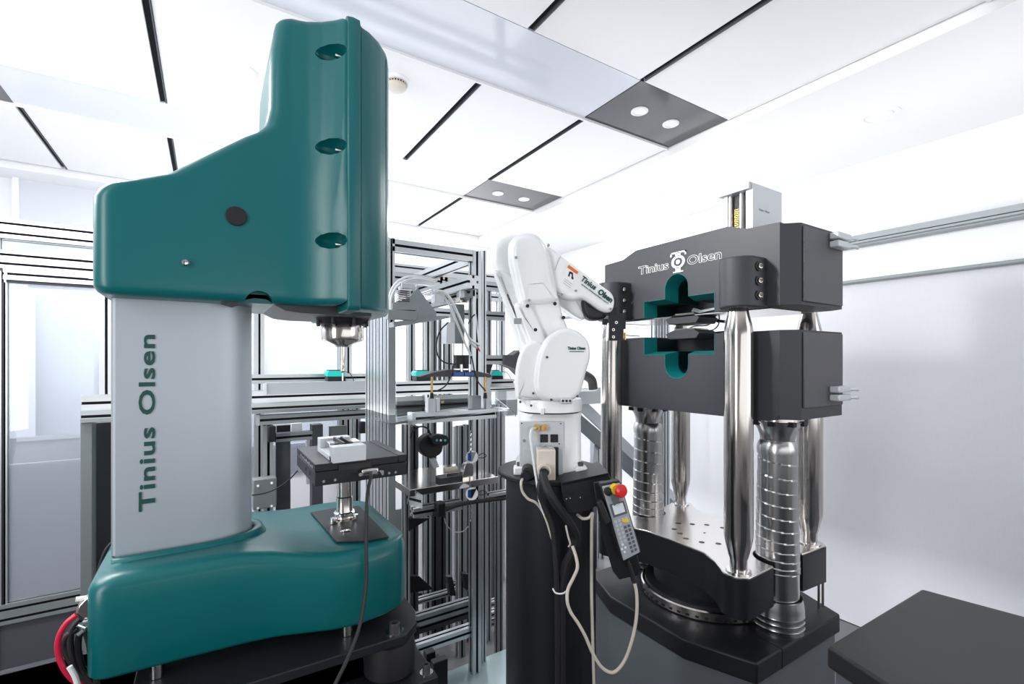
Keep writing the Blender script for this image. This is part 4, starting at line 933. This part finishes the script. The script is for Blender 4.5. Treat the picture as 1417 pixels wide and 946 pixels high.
for (a, b) in ((357, 672), (376, 668), (357, 703), (376, 700)): part('bolt', MB().cyl(atY(a, b, YB2 - .064), atY(a, b, YB2 - .058), .0045, n=10), 'chrome', bn)
ybox('corner_bracket', bn, 456, 480, 590, 606, YB2 + .10, .02, 'alu_dark'); ybox('white_block', bn, 403, 418, 586, 600, YB2 + .15, .02, 'whitepan'); ybox('white_block', bn, 424, 431, 604, 670, YB2 + .25, .02, 'whitepan')
ybox('shelf_panel', bn, 549, 655, 549, 582, YB2 + .10, .02, 'alu_dark'); xbeam(bn, 549, 655, 560, 566, YB2 + .05, .03, name='slide_rail', m='darkgrey')
post(bn, 489, 499, 520, 800, YB2 + .2, .04); 
# teal sensors on the bench
def sensor(px0, px1, y0, y1, Y, label):
    t = thing('teal_sensor', label, 'sensor', atY((px0 + px1) / 2, y1, Y + .03), 'teal sensor boxes on the bench')
    w = px1 - px0
    part('sensor_base', MB().prism([atY(a, b, Y) for a, b in ((px0 + 1, y0 + (y1 - y0) * .5), (px1, y0 + (y1 - y0) * .5), (px1 + 1, y1), (px0 + 2, y1))], (0, .06, 0)), 'black', t, bevel=.002)
    part('sensor_cover', MB().prism([atY(a, b, Y - .002) for a, b in ((px0 + 2, y0 + 1), (px1 - 3, y0 + 1), (px1, y0 + 4), (px1, y0 + (y1 - y0) * .55), (px0 + 1, y0 + (y1 - y0) * .55), (px0, y0 + 4))], (0, .064, 0)), 'teal_bright', t, bevel=.003)
    part('sensor_cap', MB().box(atY(px0 + 3, y0 - .3, Y), atY(px1 - 5, y0 + 2.2, Y) + Y_ * .05), 'darkgrey', t)
    part('sensor_lead', MB().tube([atY(px1 - 1, y0 + 2, Y + .02), atY(px1 + 6, y0 + 4, Y + .02), atY(px1 + 12, y1 - 1, Y + .02)], .0016), 'rubber', t)
sensor(452, 478, 512, 528, YB2 - .04, 'small teal and black sensor box under the spindle tip'); sensor(575, 596, 512, 527, YB2 + .02, 'small teal and black sensor box behind the left end of the black gripper bar')
sensor(680, 696, 512, 526, YB2 + .02, 'small teal and black sensor box just left of the white robot')

# --- tall cell frame F2, plane Y = 1.70
cf = thing('cell_frame', 'tall aluminium profile cell frame between the teal machine and the robot', 'frame', (.75, 1.9, 0))
YC2 = 1.70; ZD = .19
post(cf, 537, 546.5, 328, 870, YC2, .04, zb=ZD); xl_ = atY(537, 500, YC2).x; xr2 = atY(546.5, 500, YC2).x; zt_ = atY(537, 430, YC2).z
for y_ in (YC2 + .045, YC2 + .13, YC2 + .215):
    part('post', MB().profile(((xl_ + xr2) / 2, y_ + .04, ZD), ((xl_ + xr2) / 2, y_ + .04, zt_), X_, Y_, xr2 - xl_, .08), 'alu', cf, smooth=False)
ybox('grey_pillar', cf, 537.5, 547.5, 449, 800, YC2 - .012, .010, 'alu_mid')
post(cf, 654.5, 666, 346, 930, YC2, .04, zb=ZD); post(cf, 667.5, 673, 346, 930, YC2 + .05, .03, zb=ZD)
xbeam(cf, 543, 655, 330, 347, YC2, .04, ref=543, name='top_rail')
ybox('dark_underside', cf, 543, 650, 341, 346, YC2 + .045, .03, 'alu_mid')
xL, xR = atY(541, 500, YC2).x, atY(660, 500, YC2).x
zt2 = atY(543, 338, YC2).z
YBk = 2.45
for x in (xL, xR):
    part('side_rail', MB().profile((x, YC2 + .04, zt2), (x, YBk, zt2), X_, Z_, .04, .05), 'alu', cf, smooth=False)
    part('post', MB().profile((x, YBk, ZD), (x, YBk, zt2 + .03), X_, Y_, .04, .04), 'alu', cf, smooth=False)
part('back_rail', MB().profile((xL, YBk, zt2), (xR, YBk, zt2), Y_, Z_, .04, .05), 'alu', cf, smooth=False)
xm = atY(612, 500, 2.15).x
for z in (zt2 - .04, zt2 - .19): part('inner_rail', MB().profile((xL, 2.15, z), (xm + .35, 2.15, z), Y_, Z_, .04, .045), 'alu', cf, smooth=False)
part('inner_rail', MB().profile((xm, 2.13, zt2 - .04), (xm, YBk, zt2 - .04), X_, Z_, .04, .045), 'alu', cf, smooth=False)
ybeam(cf, (604, 405), (655, 390), .86, .05, .05); ybeam(cf, (590, 425), (655, 402), .90, .04, .04, m='alu_mid')
ybox('dark_cube', cf, 649.5, 662, 379.5, 394, YC2 + .0, .05, 'alu_dark', .001) if False else ybox('dark_cube', cf, 649.5, 661.5, 379.5, 394, YC2 - .045, .04, 'darkgrey', .001)
for (a, b, yt, yb, Y, m) in ((588, 597, 440, 760, 2.25, 'alu'), (599, 604, 440, 900, 2.3, 'alu_dark'), (606, 612, 440, 560, 2.35, 'alu'), (617, 626, 470, 890, 2.3, 'alu'), (597, 617, 700, 880, 2.28, 'darkgrey'),
                             (568, 579, 590, 900, 2.1, 'darkgrey'), (635, 644, 590, 890, 2.1, 'alu_mid'), (560, 567, 588, 900, 1.95, 'alu'), (645, 650, 588, 890, 2.2, 'alu_mid'), (674, 680, 400, 900, 2.15, 'alu'), (682, 689, 560, 850, 2.5, 'darkgrey'), (690, 696, 560, 950, 1.9, 'alu'), (590, 596, 690, 870, 2.4, 'alu_mid'), (627, 634, 590, 700, 2.5, 'whitepan')):
    post(cf, a, b, yt, yb, Y, .04, m)
# lower rails and actuator
for (a, b, yt, yb, Y, m, nm) in ((577, 655, 893, 907, 1.72, 'alu', 'bottom_rail'), (572, 655, 864, 880, 1.95, 'darkgrey', 'bottom_rail'), (560, 655, 836, 842, 2.2, 'alu_mid', 'bottom_rail'), (560, 655, 826, 832, 2.3, 'darkgrey', 'bottom_rail'),
                                 (577, 655, 853, 868, 1.85, 'alu_mid', 'linear_actuator'), (677, 690, 848, 856, 2.2, 'alu', 'rung'), (677, 690, 834, 842, 2.3, 'alu', 'rung'), (677, 690, 862, 868, 2.2, 'alu_mid', 'rung')):
    xbeam(cf, a, b, yt, yb, Y, .04, m, nm)
xbeam(cf, 573, 640, 704, 717, 1.62, .04, 'alu', 'shelf_rail'); xbeam(cf, 679, 705, 684, 695, 1.60, .04, 'alu', 'shelf_rail')
part('shelf_rail', MB().profile((atY(560, 500, 1.72).x, 1.68, H - .50), (atY(575, 500, 1.62).x + .02, 1.62, H - .50), Y_, Z_, .03, .05), 'alu', cf, smooth=False)
part('black_tube', MB().tube([atY(600, 712, 1.60), atY(640, 697, 1.60), atY(705, 688, 1.60)], .008), 'rubber', cf)
ybox('tube_clamp', cf, 606, 617, 697, 716, 1.585, .04, 'black', .004); part('corner_gusset', MB().prism([atY(a, b, 1.8) for a, b in ((566, 717), (595, 717), (570, 732), (566, 735))], (0, .02, 0)), 'black', cf)
part('corner_gusset', MB().prism([atY(a, b, 2.0) for a, b in ((568, 797), (580, 797), (600, 815), (568, 820))], (0, .02, 0)), 'black', cf)
for q in ((619, 798, 626, 824), (641, 794, 649, 816)): part('corner_gusset', MB().prism([atY(a, b, 2.05) for a, b in ((q[0], q[1]), (q[2], q[1]), (q[2] + 5, q[3]), (q[0] + 4, q[3]))], (0, .03, 0)), 'black', cf)
part('white_hose', MB().tube([atY(a, b, 1.66) for a, b in ((615, 717), (618, 726), (628, 735), (640, 735), (648, 728))], .0018), 'whitecable', cf)
part('deck', MB().box((atZ(590, 946, ZD).x - .25, 1.30, ZD - .02), (atZ(700, 900, ZD).x + .05, 1.78, ZD)), 'deck', cf, bevel=.003)
part('deck_support', MB().box((atZ(590, 946, ZD).x - .2, 1.36, 0), (atZ(700, 900, ZD).x, 1.74, ZD - .02)), 'darkgrey', cf)
part('back_panel', MB().box((xL, 2.6, .25), (xR + .1, 2.62, .62)), 'alu_dark', cf)
part('motor', MB().box(atY(573, 868, 1.8), atY(581, 890, 1.8) + Y_ * .06), 'black', cf, bevel=.004)
for (a, b, c2, d, Y) in ((590, 905, 603, 915, 1.55), (600, 918, 620, 932, 1.5), (606, 912, 612, 920, 1.52)): ybox('black_fitting', cf, a, c2, b, d, Y, .03, 'black', .003)
# angle bracket and cable chain (grey) on the left post
bk2 = thing('grey_bracket', 'grey triangular bracket with a cable chain, beside the teal head', 'bracket', atY(560, 450, 1.6))
part('gusset', MB().prism([atY(a, b, 1.60) for a, b in ((543, 419), (566, 412), (578, 398), (604, 432), (604, 440), (577, 442), (577, 428), (543, 428))], (0, .012, 0)), 'alu_mid', bk2, bevel=.001)
ybox('bracket_bar', bk2, 537, 577, 428, 441, 1.575, .03, 'alu_mid'); part('bracket_plate', MB().prism([atY(a, b, 1.58) for a, b in ((545, 445), (604, 437), (621, 437), (621, 440), (548, 452), (545, 452))], (0, .05, 0)), 'alu_mid', bk2)
ybox('bracket_block', bk2, 556, 575, 391, 399, 1.60, .04, 'white_g', .002)
chn = MB()
for k in range(6): chn.box(atY(554.5 - k * .6, 401 + k * 2.8, 1.595), atY(567, 403 + k * 2.8, 1.595) + Y_ * .03)
part('cable_chain', chn, 'black', bk2)
# vertical pneumatic slide
sl = thing('pneumatic_slide', 'vertical pneumatic slide unit hanging inside the aluminium frame', 'actuator', atY(635, 478, 1.8))
ybox('slide_head', sl, 639, 658, 397, 409, 1.70, .05, 'alu_mid', .002); ybox('slide_plate', sl, 638, 643, 398, 411, 1.69, .02, 'white_g', .001); part('slide_port', MB().cyl(atY(648.5, 403.5, 1.695), atY(648.5, 403.5, 1.705), .007), 'black', sl)
ybox('slide_neck', sl, 636, 648, 410, 418, 1.75, .04, 'steel', .002); ybox('slide_body', sl, 630, 643, 420, 475, 1.76, .05, 'alu_dark', .002); ybox('slide_face', sl, 618, 630, 445, 475, 1.76, .05, 'white_g', .002)
for x in (628, 640): part('slide_rod', MB().cyl(atY(x, 475, 1.78), atY(x, 512, 1.78), .003), 'chrome', sl)
ybox('valve_block', sl, 602, 615, 407, 418, 1.7, .04, 'white_g', .002)
# hoses
hs_ = thing('hose_bundle', 'bundle of white air hoses arching over the grey bracket', 'hoses', atY(640, 480, 1.62))
for k, l in enumerate(([(538, 440), (538, 415), (545, 395), (560, 384), (580, 383), (605, 388)], [(542, 435), (541, 415), (548, 398), (562, 388), (580, 386), (603, 391)], [(600, 402), (612, 403), (623, 412), (632, 430), (641, 450), (652, 474), (662, 482)], [(598, 405), (610, 407), (620, 418), (628, 436), (637, 458), (645, 478), (652, 492)], [(606, 402), (618, 408), (630, 426), (638, 444), (650, 468), (664, 478)])):
    part('hose', MB().tube([atY(a, b, 1.62 - .008 * k) for a, b in l], .0042), 'whitecable', hs_)
part('hose', MB().tube([atY(a, b, 1.60) for a, b in ((655, 418), (659, 440), (661, 460), (663, 480))], .0025), 'whitecable', hs_)
part('red_fitting', MB().cyl(atY(661, 480, 1.59), atY(664, 486, 1.59), .003, n=8), 'red', hs_)
# gripper bar
gb = thing('pick_up_bar', 'black curved pick-up bar with blue blocks and brass rods', 'gripper bar', atY(635, 524, 1.62))
part('bar', MB().prism([atY(a, b, 1.62) for a, b in ((581, 521), (600, 515), (622, 511), (655, 512), (680, 518), (680, 522), (650, 521), (620, 521), (600, 521))], (0, .05, 0)), 'darkgrey', gb, bevel=.001)
ybox('blue_block', gb, 629, 642, 515, 520, 1.605, .012, 'blue'); ybox('blue_block', gb, 643, 656, 515, 520, 1.605, .012, 'blue')
for (a, b) in ((632, 640), (642, 649)): ybox('black_block', gb, a, b, 491, 510, 1.64, .03, 'black')
for x in (638.5, 650): part('chrome_fitting', MB().cyl(atY(x, 504, 1.61), atY(x, 514, 1.61), .006, n=14), 'chrome', gb)
for x in (597.5, 671.5):
    part('brass_rod', MB().cyl(atY(x, 521, 1.61), atY(x, 543, 1.61), .0042, n=12), 'brass', gb); part('rod_tip', MB().cyl(atY(x, 543, 1.61), atY(x, 551, 1.61), .0055, .008, n=12), 'black', gb)
for l in ([(620, 446), (609, 458), (604, 475), (606, 492), (615, 501), (630, 504)], [(627, 505), (624, 520), (616, 534), (604, 541)], [(650, 478), (654, 500), (660, 525), (672, 541)], [(658, 434), (652, 440), (648, 448)]):
    part('black_hose', MB().tube([atY(a, b, 1.605) for a, b in l], .0026), 'rubber', gb)
# fixture rail and blocks
fx = thing('fixture_rail', 'horizontal aluminium fixture rail with grey clamp blocks under the pick-up bar', 'rail', atY(635, 585, 1.62))
xbeam(fx, 575, 687, 572, 586.5, 1.62, .05, ref=575, name='rail'); ybox('rail_cap', fx, 570.5, 575.5, 571.5, 588, 1.62, .05, 'white_g')
ybox('clamp_block', fx, 592.5, 603, 550.5, 573, 1.63, .03, 'white_g', .001); ybox('clamp_plate', fx, 604, 609, 551, 573, 1.64, .03, 'whitepan', .001); ybox('clamp_block', fx, 654, 666, 548, 570, 1.64, .04, 'alu_mid', .001); ybox('clamp_plate', fx, 673, 679, 522, 568, 1.63, .02, 'white_g', .001)
part('clamp_screw', MB().cyl(atY(611, 556, 1.65), atY(614, 556, 1.65), .004), 'brass', fx)
part('acrylic_tray', MB().prism([atY(a, b, 1.60) for a, b in ((541, 585), (705, 565), (705, 567.5), (541, 588))], (0, .2, 0)), 'acrylic', fx)
part('acrylic_guard', MB().prism([atY(a, b, 1.68) for a, b in ((676, 548), (683, 548), (714, 572), (714, 576), (676, 576))], (0, .006, 0)), 'acrylic', fx)
# right of the frame
rg = thing('grey_arm_beam', 'short grey beam with black end joining the frame to the robot area', 'beam', atY(680, 505, 1.95))
xbeam(rg, 663, 698, 491, 504, 1.95, .05, ref=663); part('black_end', MB().prism([atY(a, b, 1.94) for a, b in ((697, 491), (710, 491), (720, 484), (722, 520), (712, 510), (697, 504))], (0, .06, 0)), 'darkgrey', rg, bevel=.002)
part('dark_hinge', MB().prism([atY(a, b, 1.9) for a, b in ((672, 504), (682, 504), (678, 516), (670, 516))], (0, .03, 0)), 'black', rg)
xbeam(bn, 674, 714, 536, 542, YB2 - .1, .04, name='front_rail'); ybox('side_box', bn, 702, 716, 541, 575, YB2 - .12, .08, 'white_g'); ybox('side_bracket', bn, 689, 702, 541, 560, YB2 - .11, .02, 'alu_mid')
# shelf with scanner, clamp, gauges
sf = thing('steel_shelf', 'scratched steel shelf plate inside the aluminium frame', 'shelf', atY(625, 690, 1.7))
za = atY(567, 676, 1.64).z
part('shelf_plate', MB().box((atY(567, 680, 1.64).x, 1.64, za - .03), (atY(690, 680, 1.64).x, 1.95, za - .004)), 'steel', sf, bevel=.002)
scn = thing('barcode_scanner', 'black hand scanner with three glinting windows on a grey stand', 'scanner', atY(600, 675, 1.72))
part('scanner_body', MB().prism([atY(a, b, 1.70) for a, b in smooth_poly([(582, 612), (590, 603), (600, 601), (612, 605), (612, 625), (600, 633), (590, 632), (582, 622)], 3)], (0, .05, 0)), 'rubber', scn, bevel=.006, seg=3)
part('scanner_head', MB().prism([atY(a, b, 1.66) for a, b in smooth_poly([(598, 607), (603, 602), (617, 602), (621, 607), (620, 615), (612, 617), (601, 616)], 3)], (0, .045, 0)), 'black', scn, bevel=.005, seg=3)
for x, m in ((604.5, 'teal_bright'), (610, 'print'), (616, 'teal_bright')): part('scanner_window', MB().cyl(atY(x, 609, 1.656), atY(x, 609, 1.662), .0045, n=14), m, scn)
ybox('scanner_stand', scn, 597, 603, 634, 672, 1.70, .02, 'alu_mid'); part('scanner_neck', MB().prism([atY(a, b, 1.69) for a, b in ((596, 635), (603, 634), (608, 646), (600, 648))], (0, .02, 0)), 'white_g', scn)
part('scanner_cable', MB().tube([atY(a, b, 1.70) for a, b in ((596, 602), (592, 593), (582, 590), (572, 596), (568, 606))], .003), 'rubber', scn)
fxt = thing('clamp_fixture', 'dark steel clamp fixture with brass collar on the steel shelf', 'fixture', atY(632, 674, 1.70))
ybox('fixture_base', fxt, 609, 655, 662, 674, 1.68, .06, 'charcoal', .002); part('brass_collar', MB().cyl(atY(615, 651, 1.69), atY(632, 648, 1.69), .011, n=18), 'cream', fxt)
part('fixture_jaw', MB().prism([atY(a, b, 1.67) for a, b in smooth_poly([(640, 673), (643, 645), (650, 640), (656, 644), (655, 660), (656, 674)], 2)], (0, .03, 0)), 'steel', fxt, bevel=.002)
ybox('fixture_lever', fxt, 618, 640, 655, 660, 1.66, .01, 'steel', .001); part('fixture_wire', MB().tube([atY(a, b, 1.66) for a, b in ((657, 664), (666, 662), (674, 667), (677, 674))], .0016), 'rubber', fxt)
for i, (gy, lab, fc) in enumerate(((632, 'round white dial gauge with grey display above the clamp fixture', 'alu_mid'), (683, 'round white dial gauge with black display below the shelf edge', 'black'))):
    g = thing('dial_gauge', lab, 'gauge', atY(653, gy + 9, 1.60))
    part('gauge_case', MB().cyl(atY(653, gy, 1.60), atY(653, gy, 1.625), .0235, n=28), 'print', g); part('gauge_blue', MB().prism([atY(a, b, 1.598) for a, b in ((648, gy - 5), (652, gy - 6), (652, gy + 6), (648, gy + 5))], (0, .004, 0)), 'blue', g)
    ybox('gauge_display', g, 652.5, 659.5, gy - 6, gy + 6, 1.596, .004, fc, .0); part('gauge_stem', MB().cyl(atY(650, gy - 10, 1.612), atY(650, gy - 24, 1.612), .0025), 'chrome', g)
    part('gauge_lead', MB().tube([atY(a, b, 1.60) for a, b in ((661, gy - 1), (668, gy - 5), (673, gy - 2), (669, gy + 1), (661, gy + 1))], .0016), 'rubber', g)
ch = MB()
for k in range(9): ch.cyl(atY(651 + (k % 2) * 1.2, 596 + k * 3.4, 1.60), atY(652.5 - (k % 2) * 1.2, 599 + k * 3.4, 1.60), .0028, n=8)
single('steel_chain', ch, 'chrome', 'short shiny steel chain hanging above the upper dial gauge', 'chain')
ch = MB()
for k in range(6): ch.cyl(atY(651 + (k % 2) * 1.2, 697 + k * 4.2, 1.60), atY(652.5 - (k % 2) * 1.2, 700 + k * 4.2, 1.60), .0028, n=8)
single('steel_chain', ch, 'chrome', 'short shiny steel chain hanging below the lower dial gauge', 'chain')
# --- behind the robot: chute and duct
cu_ = thing('inclined_chute', 'grey steel chute sloping down behind the robot and the left steel column', 'chute', atY(870, 700, 2.5))
part('chute_top', MB().prism([atY(a, b, 2.45) for a, b in ((795, 548), (812, 556), (880, 622), (960, 712), (960, 722), (880, 640), (806, 570))], (0, .02, 0)), 'white_g', cu_)
part('chute_side', MB().prism([atY(a, b, 2.43) for a, b in ((800, 570), (880, 640), (960, 722), (960, 748), (880, 664), (800, 592))], (0, .02, 0)), 'alu_dark', cu_)
ybox('chute_box', cu_, 800, 836, 537, 560, 2.40, .15, 'white_g'); post(cu_, 822, 828, 600, 760, 2.5, .04); post(cu_, 831, 836, 610, 760, 2.6, .04)
part('chute_leg', MB().prism([atY(a, b, 2.46) for a, b in ((823, 610), (829, 612), (822, 690), (816, 690))], (0, .03, 0)), 'alu', cu_)
single('black_duct', MB().tube([atY(a, b, 2.35) for a, b in ((790, 515), (805, 517), (818, 525), (821, 538))], .03, n=14), 'rubber', 'short curved black duct beside the robot shoulder', 'duct')
sc_ = thing('slatted_post', 'thin silver slotted uprights seen between the steel columns', 'posts', atY(915, 700, 2.5))
for a, b in ((905, 911), (913, 919), (921, 927)): post(sc_, a, b, 380, 780, 2.3, .04, 'alu')
part('black_upright', MB().box(atY(944, 420, 2.2), atY(946.5, 730, 2.2) + Y_ * .02), 'black', sc_)
